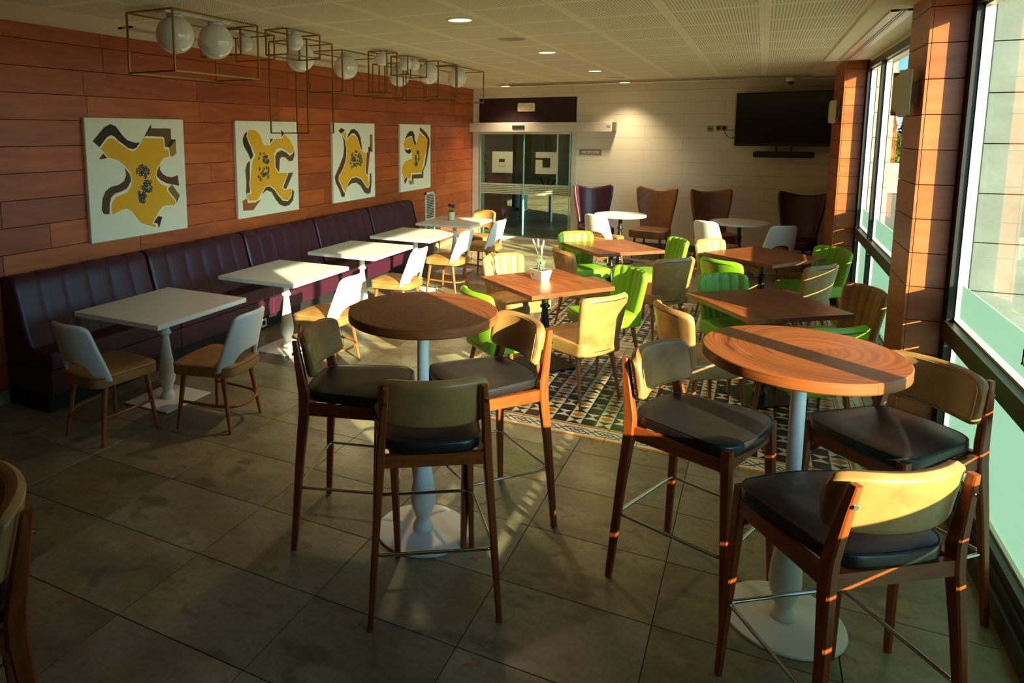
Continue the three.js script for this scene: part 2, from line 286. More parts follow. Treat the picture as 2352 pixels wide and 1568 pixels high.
// ---- floor: slate tiles on a bed, and two areas of patterned cement tiles
{
  const floor = structure('floor', 'grey slate tile floor with two inlaid fields of patterned tiles', 'floor');
  part('bed', box(-2.1, 4.0, -0.2, -0.004, -7.95, 5.75), M.grout, floor);
  const TX = 0.65, TZ = 0.4482, RX0 = 0.734, RX1 = 3.644, RZ0 = -4.18, RZ1 = -0.2, gap = 0.002;
  const put = (x0, x1, z0, z1, u, v, mat) => {
    if (x1 - x0 < 0.02 || z1 - z0 < 0.02) return;
    const g = slab(x1 - x0 - 2 * gap, z1 - z0 - 2 * gap, 0.012, 0.0012, u + (x0 + x1) / 2, v + (z0 + z1) / 2); g.rotateX(-Math.PI / 2); g.translate((x0 + x1) / 2, -0.012, (z0 + z1) / 2);
    part('stone_tile', g, mat, floor);
  };
  for (let i = -3; i < 6; i++) for (let j = -18; j < 13; j++) {
    const x0 = Math.max(i * TX, XL), x1 = Math.min((i + 1) * TX, XR + 0.02), z0 = Math.max(j * TZ, ZB), z1 = Math.min((j + 1) * TZ, ZF);
    if (x1 <= x0 || z1 <= z0) continue;
    const mat = M.slate[Math.floor(rr() * 4)], u = rr() * 7, v = rr() * 7;
    const cx0 = Math.max(x0, RX0), cx1 = Math.min(x1, RX1), cz0 = Math.max(z0, RZ0), cz1 = Math.min(z1, RZ1);
    if (cx1 <= cx0 || cz1 <= cz0) { put(x0, x1, z0, z1, u, v, mat); continue; }
    put(x0, x1, z0, cz0, u, v, mat); put(x0, x1, cz1, z1, u, v, mat);                       // tiles cut along the patterned field
    put(x0, cx0, Math.max(z0, cz0), Math.min(z1, cz1), u, v, mat); put(cx1, x1, Math.max(z0, cz0), Math.min(z1, cz1), u, v, mat);
  }
  // patterned tiles: print as canvas textures, one per kind of tile
  const dark = '#26241f', pale = '#d8cfb8', gold = '#b87812', S = 256;
  const wear = (g, seed) => { const r = rng(seed); for (let i = 0; i < 900; i++) { g.fillStyle = `rgba(${r() < 0.5 ? '20,18,12' : '240,232,210'},${0.03 + 0.05 * r()})`; g.fillRect(r() * S, r() * S, 1 + r() * 3, 1 + r() * 3); } };
  const poly = (g, c, ...p) => { g.fillStyle = c; g.beginPath(); p.forEach(([x, y], k) => (k ? g.lineTo(x * S, y * S) : g.moveTo(x * S, y * S))); g.closePath(); g.fill(); };
  const star = canvasTex(S, S, (g) => {
    poly(g, pale, [0, 0], [1, 0], [1, 1], [0, 1]);
    poly(g, dark, [0, 0.5], [0.5, 0.5], [0.5, 1], [0, 1]);
    poly(g, dark, [0.5, 0.5], [1, 0.5], [0.75, 0.75]); poly(g, dark, [0.5, 1], [1, 1], [0.75, 0.75]);
    poly(g, dark, [0, 0], [0, 0.5], [0.25, 0.25]); poly(g, dark, [0.5, 0], [0.5, 0.5], [0.25, 0.25]);
    poly(g, gold, [0.75, 0.03], [0.97, 0.25], [0.75, 0.47], [0.53, 0.25]);
    wear(g, 3);
  });
  const lines = (g, list) => { g.strokeStyle = dark; g.lineWidth = S * 0.045; g.lineJoin = 'miter'; for (const l of list) { g.beginPath(); l.forEach(([x, y], k) => (k ? g.lineTo(x * S, y * S) : g.moveTo(x * S, y * S))); g.stroke(); } };
  const motif = [[[-0.1, 0.30], [0.28, 0.30], [0.72, 0.68], [1.1, 0.68]], [[-0.1, 0.68], [0.28, 0.68], [0.72, 0.30], [1.1, 0.30]], [[0.02, 0.49], [0.13, 0.39], [0.24, 0.49], [0.13, 0.59], [0.02, 0.49]], [[0.98, 0.49], [0.87, 0.39], [0.76, 0.49], [0.87, 0.59], [0.98, 0.49]], [[0.13, 0.39], [0.36, 0.59]], [[0.64, 0.39], [0.87, 0.59]], [[0.36, 0.59], [0.46, 0.68]], [[0.54, 0.30], [0.64, 0.39]]];
  const edge = canvasTex(S, S, (g) => { poly(g, pale, [0, 0], [1, 0], [1, 1], [0, 1]); poly(g, gold, [0, 0.86], [1, 0.86], [1, 1], [0, 1]); poly(g, gold, [0, 0.05], [1, 0.05], [1, 0.15], [0, 0.15]); lines(g, motif); wear(g, 7); });
  const corner = canvasTex(S, S, (g) => {
    poly(g, pale, [0, 0], [1, 0], [1, 1], [0, 1]); poly(g, gold, [0, 0.86], [1, 0.86], [1, 1], [0, 1]); poly(g, gold, [0, 0], [0.14, 0], [0.14, 1], [0, 1]); poly(g, gold, [0.85, 0.05], [1, 0.05], [1, 0.15], [0.85, 0.15]); poly(g, gold, [0.85, 0], [0.95, 0], [0.95, 0.15], [0.85, 0.15]);
    lines(g, [[[1.1, 0.3], [0.7, 0.3], [0.7, -0.1]], [[1.1, 0.68], [0.32, 0.68], [0.32, -0.1]], [[0.51, 0.39], [0.62, 0.49], [0.51, 0.59], [0.40, 0.49], [0.51, 0.39]]]); wear(g, 9);
  });
  const glaze = (map) => std({ name: 'cement tile', map, roughness: 0.3 });
  const mats = { star: glaze(star), edge: glaze(edge), corner: glaze(corner) };
  const nx = 15, nz = 10, px = (RX1 - RX0) / nx, pz = (RZ1 - RZ0) / (2 * nz);
  const tileGeo = [0, 1, 2, 3].map((turn) => {
    const g = slab(px - 0.003, pz - 0.003, 0.012, 0.001); const p = g.attributes.position, uv = g.attributes.uv;
    for (let i = 0; i < p.count; i++) { let a = p.getX(i) / px, b = p.getY(i) / pz; for (let k = 0; k < turn; k++) [a, b] = [b, -a]; uv.setXY(i, a + 0.5, b + 0.5); }
    g.rotateX(-Math.PI / 2); return g;
  });
  for (let field = 0; field < 2; field++) for (let i = 0; i < nx; i++) for (let j = 0; j < nz; j++) {
    const L = i === 0, R = i === nx - 1, N = j === 0, F = j === nz - 1; let k = 'star', turn = 0;
    if ((L || R) && (N || F)) { k = 'corner'; turn = L ? (N ? 0 : 3) : N ? 1 : 2; } else if (N) k = 'edge'; else if (R) { k = 'edge'; turn = 1; } else if (F) { k = 'edge'; turn = 2; } else if (L) { k = 'edge'; turn = 3; }
    const t = part('patterned_tile', tileGeo[turn], mats[k], floor);
    t.position.set(RX0 + (i + 0.5) * px, -0.012, RZ1 - field * nz * pz - (j + 0.5) * pz);
  }
}

// ---- cladding of wooden planks; joints at the same heights round the room
const COURSES = []; for (let k = 0, top = H; ; k++) { const y = 2.609 - k * PL; COURSES.push([Math.max(y, 0.107), top]); top = y; if (y <= 0.11) break; }
// planks on a face: the face spans along [a0, a1]; place(mesh, centre along, centre height) puts it there
function clad(group, a0, a1, first, length, mats, thick, place, rand, joints = {}) {
  COURSES.forEach(([y0, y1], k) => {
    const cuts = [a0]; let at = joints[k] !== undefined ? joints[k] : a0 + first * (0.25 + 0.75 * rand());
    while (at > a0 + 0.15) at -= length; at += length;
    for (; at < a1 - 0.1; at += length) cuts.push(at); cuts.push(a1);
    for (let c = 0; c + 1 < cuts.length; c++) {
      const w = cuts[c + 1] - cuts[c] - 0.003, h = y1 - y0 - 0.004;
      if (w < 0.02 || h < 0.01) continue;
      const m = part('plank', slab(w, h, thick, 0.0015, rand() * 9, rand() * 9), mats[Math.floor(rand() * mats.length)], group);
      place(m, (cuts[c] + cuts[c + 1]) / 2, (y0 + y1) / 2);
    }
  });
}
{
  const wall = structure('wall_left', 'long side wall clad with horizontal reddish wood planks', 'wall');
  part('backing', box(-2.1, XL - 0.018, 0, H + 0.2, ZB - 0.2, ZF + 0.15), std({ name: 'backing', color: '#1c0d06', roughness: 0.9 }), wall);
  clad(wall, -ZF, -ZB, 1.2, 1.2, M.plank, 0.018, (m, a, y) => { m.rotation.y = Math.PI / 2; m.position.set(XL - 0.018, y, -a); }, rng(77), { 2: -0.29, 8: -0.652, 7: -1.012, 5: 1.32 });
  const bb = structure('baseboard_left', 'grey stone skirting below the wood clad wall', 'baseboard');
  part('skirting', box(XL - 0.018, XL + 0.006, 0, 0.103, ZB, ZF), std({ name: 'skirting stone', map: T.slate, color: '#e4e8da', roughness: 0.6 }), bb);
}
// ---- back wall with the opening of the sliding door
const D0 = -1.74, D1 = -0.06, DH = 1.93;                           // door opening
{
  const wall = structure('wall_back', 'pale panelled end wall with faint horizontal joints', 'wall');
  const core = std({ name: 'wall core', color: '#8f8672', roughness: 0.9 });
  part('core', merge([box(-2.1, D0, 0, H, ZB - 0.2, ZB - 0.012), box(D1, 4.0, 0, H, ZB - 0.2, ZB - 0.012), box(D0, D1, DH, H, ZB - 0.2, ZB - 0.012)]), core, wall);
  const rand = rng(31);
  COURSES.forEach(([y0, y1], k) => {
    const spans = y0 < DH - 0.02 ? [[XL, D0], [D1, XR]] : [[XL, D1], [D1, XR]];
    for (const [a, b] of spans) {
      const cuts = [a]; for (let x = a + 1.2 + (k % 2) * 0.6; x < b - 0.2; x += 1.2) cuts.push(x); cuts.push(b);
      for (let c = 0; c + 1 < cuts.length; c++) { const m = part('panel', slab(cuts[c + 1] - cuts[c] - 0.0015, y1 - y0 - 0.002, 0.012, 0.001, rand() * 3, rand() * 3), M.wallPaint, wall); m.position.set((cuts[c] + cuts[c + 1]) / 2, (y0 + y1) / 2, ZB - 0.012); }
    }
  });
  const bb = structure('baseboard_back', 'dark skirting along the end wall', 'baseboard');
  part('skirting', box(D1 + 0.1, XR, 0, 0.10, ZB, ZB + 0.012), std({ name: 'dark skirting', color: '#4a4238', roughness: 0.6 }), bb);
}
// ---- wall behind the camera, and the solid pieces of the window side
{
  const w = structure('wall_front', 'plain wall behind the viewer', 'wall');
  part('plaster', box(-2.1, 4.1, 0, H + 0.2, ZF, ZF + 0.15), std({ name: 'plaster', color: C(150, 132, 104), roughness: 0.85 }), w);
  const r = structure('wall_right', 'wood clad stretches of the window side beside the glazing', 'wall');
  part('backing', merge([box(XR + 0.02, 4.1, 0, H + 0.2, 2.80, ZF), box(3.82, 4.1, 0, H + 0.2, ZB, -5.98)]), std({ name: 'backing', color: '#3a1a0c', roughness: 0.9 }), r);
  clad(r, 2.80, ZF, 1.2, 1.2, M.colPlank, 0.018, (m, a, y) => { m.rotation.y = -Math.PI / 2; m.position.set(XR + 0.02, y, a); }, rng(4));
  clad(r, ZB, -5.98, 1.2, 1.2, M.colPlank, 0.018, (m, a, y) => { m.rotation.y = -Math.PI / 2; m.position.set(3.82, y, a); }, rng(6));
  const lintel = structure('trim_1', 'pale lintel above the windows', 'lintel');
  part('lintel', box(XR, 4.1, 2.665, H + 0.2, -5.98, 2.80), M.ceiling, lintel);
}
// ---- columns: wood inside, limestone outside the glass
function column(label, x0, z0, z1, seed, xOut, stone) {
  const c = structure('column', label, 'column'), rand = rng(seed), t = 0.014, x1 = 3.845;
  part('core', merge([box(x0 + t, 3.93, 0, H, z0 + t, z1 - t), box(x1 + 0.002, 3.93, 0, H, z0 + t - 0.012, z1 - t + 0.012)]), std({ name: 'column core', color: '#2a130a', roughness: 0.9 }), c);
  clad(c, z0, z1, 9, 9, M.colPlank, t, (m, a, y) => { m.rotation.y = -Math.PI / 2; m.position.set(x0 + t, y, a); }, rand);
  for (const s of [1, -1]) clad(c, x0 + t, x1, 9, 9, M.colPlank, t, (m, a, y) => { if (s < 0) m.rotation.y = Math.PI; m.position.set(a, y, s > 0 ? z1 - t : z0 + t); }, rand);
  for (const s of [1, -1]) clad(c, x1 + 0.002, x1 + 0.035, 9, 9, M.colPlank, 0.008, (m, a, y) => { if (s < 0) m.rotation.y = Math.PI; m.position.set(a, y, s > 0 ? z1 - 0.012 : z0 + 0.012); }, rand);   // narrow trim strip by the frame
  for (let y = 0; y < 3.2; y += 0.268) part('stone_block', box(3.932, xOut, y + 0.003, y + 0.265, z0, z1), stone, c);
  return c;
}
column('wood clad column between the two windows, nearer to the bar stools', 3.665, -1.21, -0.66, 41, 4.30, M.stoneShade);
column('wood clad column beyond the far window, beside the television', 3.645, -5.98, -4.80, 43, 4.12, M.stoneExt);

// ---- windows
function glazing(n, label, z0, z1, mullion, slits) {
  const w = structure('window_' + n, label, 'window'), a = XR - 0.02, b = 3.935, f = M.frame;
  const bars = [['sill_rail', box(a - 0.035, b, 0, 0.10, z0, z1)], ['sill_rail', box(a - 0.015, b, 0.10, 0.145, z0, z1)], ['sill_rail', box(a, b, 0.145, 0.19, z0, z1)], ['head_rail', box(a, b, 2.60, 2.665, z0, z1)], ['transom', box(a - 0.01, b, 0.805, 0.905, z0, z1)],
    ['jamb', box(a, b, 0.19, 2.60, z0, z0 + 0.07)], ['jamb', box(a, b, 0.19, 2.60, z1 - 0.07, z1)], ['mullion', box(a, b, 0.19, 2.60, mullion - 0.04, mullion + 0.04)]];
  for (const [name, g] of bars) part(name, g, f, w);
  for (const [p, q] of [[z0 + 0.07, mullion - 0.04], [mullion + 0.04, z1 - 0.07]]) {
    for (const [y0, y1, f0, f1] of [[0.19, 0.805, 0.19, 0.805 - slits], [0.905, 2.60, 0.905 + slits, 1.115]]) {
      const g = new THREE.PlaneGeometry(q - p, y1 - y0); g.rotateY(-Math.PI / 2); g.translate(XG, (y0 + y1) / 2, (p + q) / 2); part('pane', g, M.glass, w);
      const s = slits * 0.8, h = new THREE.PlaneGeometry(q - p - 2 * s, f1 - f0); h.rotateY(-Math.PI / 2); h.translate(XG - 0.004, (f0 + f1) / 2, (p + q) / 2); part('frosted_film', h, M.film, w);
      for (const [yy0, yy1, zz0, zz1] of [[y0, y0 + 0.012, p, q], [y1 - 0.012, y1, p, q], [y0, y1, p, p + 0.012], [y0, y1, q - 0.012, q]]) part('glazing_bead', box(XG - 0.022, XG + 0.02, yy0, yy1, zz0, zz1), M.alu, w);
    }
  }
  return w;
}
glazing(1, 'far window with a frosted lower band, between the two wood clad columns', -4.80, -1.21, -3.80, 0.03);
const win2 = glazing(2, 'near window with frosted film and dark frame beside the bar stools', -0.66, 2.80, 1.70, 0.03);

// ---- ceiling
{
  const c = structure('ceiling', 'cream plaster ceiling with perforated acoustic panels', 'ceiling');
  part('slab', box(-2.1, 4.1, H + 0.012, H + 0.2, ZB - 0.2, ZF + 0.15), M.ceiling, c);
  const X0 = -1.24, PX = 0.585, PZ = 0.65, Z0 = -0.25 - 11 * PZ, cols = 8, rows = 20;
  const holes = canvasTex(1024, 1024, (g, w, h) => {
    g.fillStyle = 'rgb(238,228,200)'; g.fillRect(0, 0, w, h); g.fillStyle = 'rgb(118,104,78)';
    const nx = 26, nz = 29, mx = 0.055, mz = 0.05;
    for (let i = 0; i < nx; i++) for (let j = 0; j < nz; j++) { const x = mx + ((1 - 2 * mx) * (i + 0.5)) / nx, y = mz + ((1 - 2 * mz) * (j + 0.5)) / nz; g.fillRect(x * w - 6, y * h - 8, 12, 17); }
  });
  const perf = std({ name: 'perforated plasterboard', map: holes, roughness: 0.85 }), g = slab(PX - 0.0005, PZ - 0.0005, 0.012, 0.0003);
  { const p = g.attributes.position, uv = g.attributes.uv; for (let i = 0; i < p.count; i++) uv.setXY(i, p.getX(i) / PX + 0.5, p.getY(i) / PZ + 0.5); }
  g.rotateX(Math.PI / 2);
  for (let i = 0; i < cols; i++) for (let j = 0; j < rows; j++) { const z = Z0 + (j + 0.5) * PZ; if (z < ZB + 0.4 || z > ZF) continue; part('panel', g, perf, c).position.set(X0 + (i + 0.5) * PX, H + 0.012, z); }
  const zs = Z0 + 1 * PZ, ze = Z0 + rows * PZ, xe = X0 + cols * PX;
  part('plain_border', box(XL - 0.02, X0, H, H + 0.012, ZB, ZF), M.ceiling, c); part('plain_border', box(X0, xe, H, H + 0.012, ZB, zs), M.ceiling, c); part('plain_border', box(X0, xe, H, H + 0.012, ze, ZF), M.ceiling, c);
  part('soffit', box(xe, 4.0, H - 0.02, H + 0.012, -4.80, ZF), M.ceiling, c);
}
// ---- sliding glass door
{
  const d = structure('door_1', 'double sliding glass door with silver header and frosted squares', 'door'), zf = ZB + 0.005;
  part('jamb', box(XL + 0.005, D0, 0, DH + 0.02, ZB - 0.02, ZB + 0.02), M.alu, d); part('jamb', box(D1, D1 + 0.09, 0, DH + 0.02, ZB - 0.02, ZB + 0.02), M.alu, d);
  const head = part('header', rbox(-1.95, 0.64, 1.94, 2.105, ZB + 0.001, ZB + 0.15, 0.008), M.alu, d);
  part('end_cap', rbox(0.64, 0.685, 1.94, 2.105, ZB + 0.001, ZB + 0.152, 0.008), std({ name: 'grey cap', color: '#5a554d', roughness: 0.5 }), head);
  part('sensor', rbox(-1.09, -0.87, 1.996, 2.054, ZB + 0.145, ZB + 0.165, 0.004), M.rubber, head);
  part('maker_mark', merge([box(0.55, 0.565, 2.03, 2.045, ZB + 0.15, ZB + 0.1515), box(0.57, 0.61, 2.03, 2.042, ZB + 0.15, ZB + 0.1515), box(0.55, 0.61, 2.01, 2.018, ZB + 0.15, ZB + 0.1515)]), M.frame, head);
  const gl = phys({ name: 'door glass', color: C(200, 226, 214), transmission: 1, roughness: 0.0, thickness: 0, ior: 1.52 }), ff = phys({ name: 'door film', color: C(186, 190, 160), transmission: 0.35, roughness: 1, thickness: 0 });
  for (const [a, b, zz] of [[D0, -0.89, zf + 0.03], [-0.90, D1, zf + 0.07]]) {
    const leaf = new THREE.Group(); leaf.name = 'leaf'; d.add(leaf);
    const g = new THREE.PlaneGeometry(b - a, DH - 0.075); g.translate((a + b) / 2, (DH + 0.045) / 2, zz); part('pane', g, gl, leaf);
    part('top_rail', box(a, b, DH - 0.03, DH + 0.012, zz - 0.012, zz + 0.012), M.alu, leaf); part('bottom_rail', box(a, b, 0.004, 0.06, zz - 0.014, zz + 0.014), M.alu, leaf);
    part('edge_strip', box(a, a + 0.018, 0.06, DH - 0.03, zz - 0.008, zz + 0.008), phys({ name: 'glass edge', color: C(120, 190, 170), roughness: 0.2 }), leaf); part('edge_strip', box(b - 0.018, b, 0.06, DH - 0.03, zz - 0.008, zz + 0.008), phys({ name: 'glass edge', color: C(120, 190, 170), roughness: 0.2 }), leaf);
    for (let k = 0; k < 6; k++) part('frosted_stripe', box(a + 0.02, b - 0.02, 0.83 + k * 0.031, 0.852 + k * 0.031 + (k === 5 ? 0.012 : 0), zz + 0.003, zz + 0.0045), ff, leaf);
    const left = a === D0, cx = left ? -1.308 : -0.482, y0 = 1.21, y1 = 1.592, w = 0.195;
    const rects = left ? [[-w, w, 1.46, y1], [-w, w, y0, 1.32], [-w, -0.065, 1.32, 1.46], [0.045, w, 1.32, 1.46], [-0.06, 0.04, 1.33, 1.40]] : [[-w, w, 1.49, y1], [-w, w, y0, 1.32], [0.07, w, 1.32, 1.49], [-w, -0.07, 1.32, 1.455]];
    part('frosted_emblem', merge(rects.map(([p, q, r, s]) => box(cx + p, cx + q, r, s, zz + 0.003, zz + 0.0045))), ff, leaf);
  }
  const tr = structure('trim_2', 'dark brown panel filling the wall above the sliding door', 'panel');
  part('panel', box(-1.775, 0.013, 2.105, 2.54, ZB, ZB + 0.012), M.darkPanel, tr);
  const edge = std({ name: 'panel edge', color: C(216, 206, 186), roughness: 0.6 });
  for (const g of [box(-1.79, -1.775, 2.105, 2.555, ZB, ZB + 0.016), box(0.013, 0.028, 2.105, 2.555, ZB, ZB + 0.016), box(-1.775, 0.013, 2.54, 2.555, ZB, ZB + 0.016)]) part('border', g, edge, tr);
}
// ---- lobby behind the glass
{
  const grey = std({ name: 'lobby wall', color: C(150, 140, 116), roughness: 0.8 }), l = structure('wall_lobby', 'walls and ceiling of the reception hall behind the glass door', 'wall');
  part('shell', merge([box(-7.2, -7, 0, 3, -20, ZB - 0.2), box(3.0, 3.2, 0, 3, -20, -12.6), box(3.0, 3.2, 0, 3, -8.7, ZB - 0.2), box(3.0, 3.2, 2.6, 3, -12.6, -8.7), box(3.0, 3.2, 0, 0.3, -12.6, -8.7), box(-7, 3, 0, 3, -20, -19.8), box(-7.2, 3.2, 2.8, 3, -20, ZB - 0.2), box(-7.2, -2.1, 0, 3, ZB - 0.2, ZB - 0.05)]), grey, l);
  const fl = structure('floor_lobby', 'polished stone floor of the reception hall', 'floor');
  for (let i = 0; i < 17; i++) for (let j = 0; j < 20; j++) { const m = part('stone_tile', slab(0.596, 0.596, 0.012, 0.001, i * 0.7, j * 0.9), M.slate[(i * 3 + j * 5) % 4], fl); m.rotation.x = -Math.PI / 2; m.position.set(-6.7 + i * 0.6, -0.012, -8.25 - j * 0.6); }
  part('bed', box(-7.2, 3.2, -0.2, -0.004, -20, ZB - 0.2), M.grout, fl);
}
// ---- outdoors
{
  const g = structure('ground', 'pale paving outside the windows', 'ground');
  part('paving', box(4.1, 60, -0.3, -0.03, -60, 40), M.paving, g);
}
const ART = [
 { y: [132,243,178,194,209,168,238,162,274,181,332,220,390,260,433,275,476,261,511,222,550,166,765,171,764,266,816,270,819,330,762,339,711,389,670,442,655,489,680,539,721,576,780,601,774,635,852,719,869,741,858,772,769,764,720,773,689,795,642,853,596,909,637,935,632,948,478,889,430,830,401,787,349,752,295,757,203,787,196,747,202,697,242,649,304,634,358,618,400,569,417,517,408,464,372,416,343,383,293,345,242,328,199,318],
   d: [
    ['#2c2212', [63,183,172,74,231,48,282,66,337,136,388,182,472,205,524,196,494,235,437,254,391,244,318,201,269,149,230,133,191,152,118,231]],
    ['#4a2414', [109,327,158,278,202,318,148,325]],
    ['#5c4119', [555,162,637,47,640,81,853,81,852,183,800,239,765,245,764,151,565,142]],
    ['#17130b', [573,136,637,47,636,81]],
    ['#2b1b0d', [800,243,852,179,906,179,842,246]],
    ['#96752c', [819,330,825,246,848,246,906,184,903,304,869,327]],
    ['#4c311a', [333,382,372,416,410,471,404,516,361,579,306,602,237,616,198,645,180,695,172,781,124,776,105,739,118,651,151,591,197,562,279,548,334,519,357,474,349,409]],
    ['#583018', [661,442,715,393,709,444,744,487,786,510,842,520,908,505,920,600,838,580,773,565,715,534,674,497]],
    ['#7a6126', [793,622,838,583,922,689,868,756]],
    ['#2b160c', [868,756,922,689,866,777,849,771]],
    ['#3c1c14', [613,905,668,855,710,867,669,960,655,916]],
   ], g: [[525,447,62,59],[568,587,60,56],[506,663,45,53]] },
 { y: [186,100,244,87,311,100,368,147,424,254,526,255,592,188,720,187,776,139,863,198,934,284,919,326,868,351,802,323,716,287,640,292,589,339,585,496,650,562,814,571,698,726,751,761,875,753,861,824,802,876,714,861,651,807,579,731,497,684,424,692,339,781,287,830,160,825,144,758,202,756,188,649,215,492,238,414,284,350,253,297,199,217,170,152],
   d: [
    ['#2e2410', [167,107,179,113,160,165,207,250,250,356,209,400,174,334,112,255,97,190,128,133]],
    ['#4c381c', [196,410,184,530,186,675,173,754,132,803,123,723,132,619,122,501,150,437]],
    ['#96501c', [65,817,132,803,139,850,256,854,347,829,223,929,70,920]],
    ['#3a2814', [529,185,592,188,526,249]],
    ['#32240f', [720,86,770,130,720,180]],
    ['#5e4224', [605,373,638,333,715,314,790,337,856,381,913,355,938,305,942,370,910,433,842,437,777,393,723,384,678,403,661,563,603,504]],
    ['#5e4020', [719,735,826,571,909,573,757,776]],
    ['#4e381c', [370,770,423,706,496,691,568,723,650,821,713,876,802,891,860,853,875,746,919,793,893,885,822,936,744,942,657,913,585,843,525,762,443,735]],
   ], g: [[410,542,99,102],[447,409,49,40],[363,342,2,1],[424,343,2,2],[337,389,2,1]] },
 { y: [204,142,292,103,300,233,355,187,427,154,499,154,559,201,595,282,657,357,770,402,748,666,817,717,841,822,815,862,763,831,651,729,527,689,406,702,322,763,273,884,216,835,127,726,128,675,232,576,303,449,313,318,272,200],
   d: [
    ['#2f2110', [125,95,194,62,269,90,193,136]],
    ['#5a3016', [204,149,284,207,306,305,292,448,220,576,116,661,109,712,182,820,227,887,250,883,238,938,173,933,136,855,48,747,27,670,130,546,223,420,247,317,237,226]],
    ['#392b14', [307,233,343,148,416,82,488,74,573,107,634,174,682,364,632,309,572,187,499,127,427,128,367,168]],
    ['#7a662e', [878,146,944,149,941,369,876,312]],
    ['#33210f', [836,312,876,312,941,375,835,374]],
    ['#863a16', [796,387,874,377,804,716,753,666]],
    ['#543a1e', [298,827,334,764,430,704,527,695,638,728,750,837,814,875,854,837,870,672,904,676,907,798,879,935,813,951,723,924,624,822,526,776,405,775,345,804]],
   ], g: [[519,428,111,66],[457,519,85,80],[617,484,63,81]] },
 { y: [138,234,232,201,342,187,397,260,467,353,510,300,613,124,775,184,874,239,863,343,755,561,679,742,337,734,309,825,240,808,173,766,106,815,49,709,50,632,135,558,257,528,367,518,354,405,327,352,137,357,97,299],
   d: [
    ['#342814', [124,237,219,136,315,95,385,101,446,153,454,233,519,300,472,351,397,247,370,174,315,168,219,201]],
    ['#2e2212', [115,367,217,384,313,365,354,408,271,441,176,416]],
    ['#4e3218', [613,84,649,39,851,128,957,211,965,301,908,454,845,618,748,711,746,827,688,749,700,723,784,644,847,453,886,259,805,177]],
    ['#613418', [365,762,694,770,737,833,411,820,405,903,356,827]],
    ['#988434', [254,842,364,852,405,907,280,908]],
    ['#57341a', [93,814,174,740,232,792,138,891]],
   ], g: [[536,515,96,80],[560,428,41,30],[493,594,57,40]] },
];

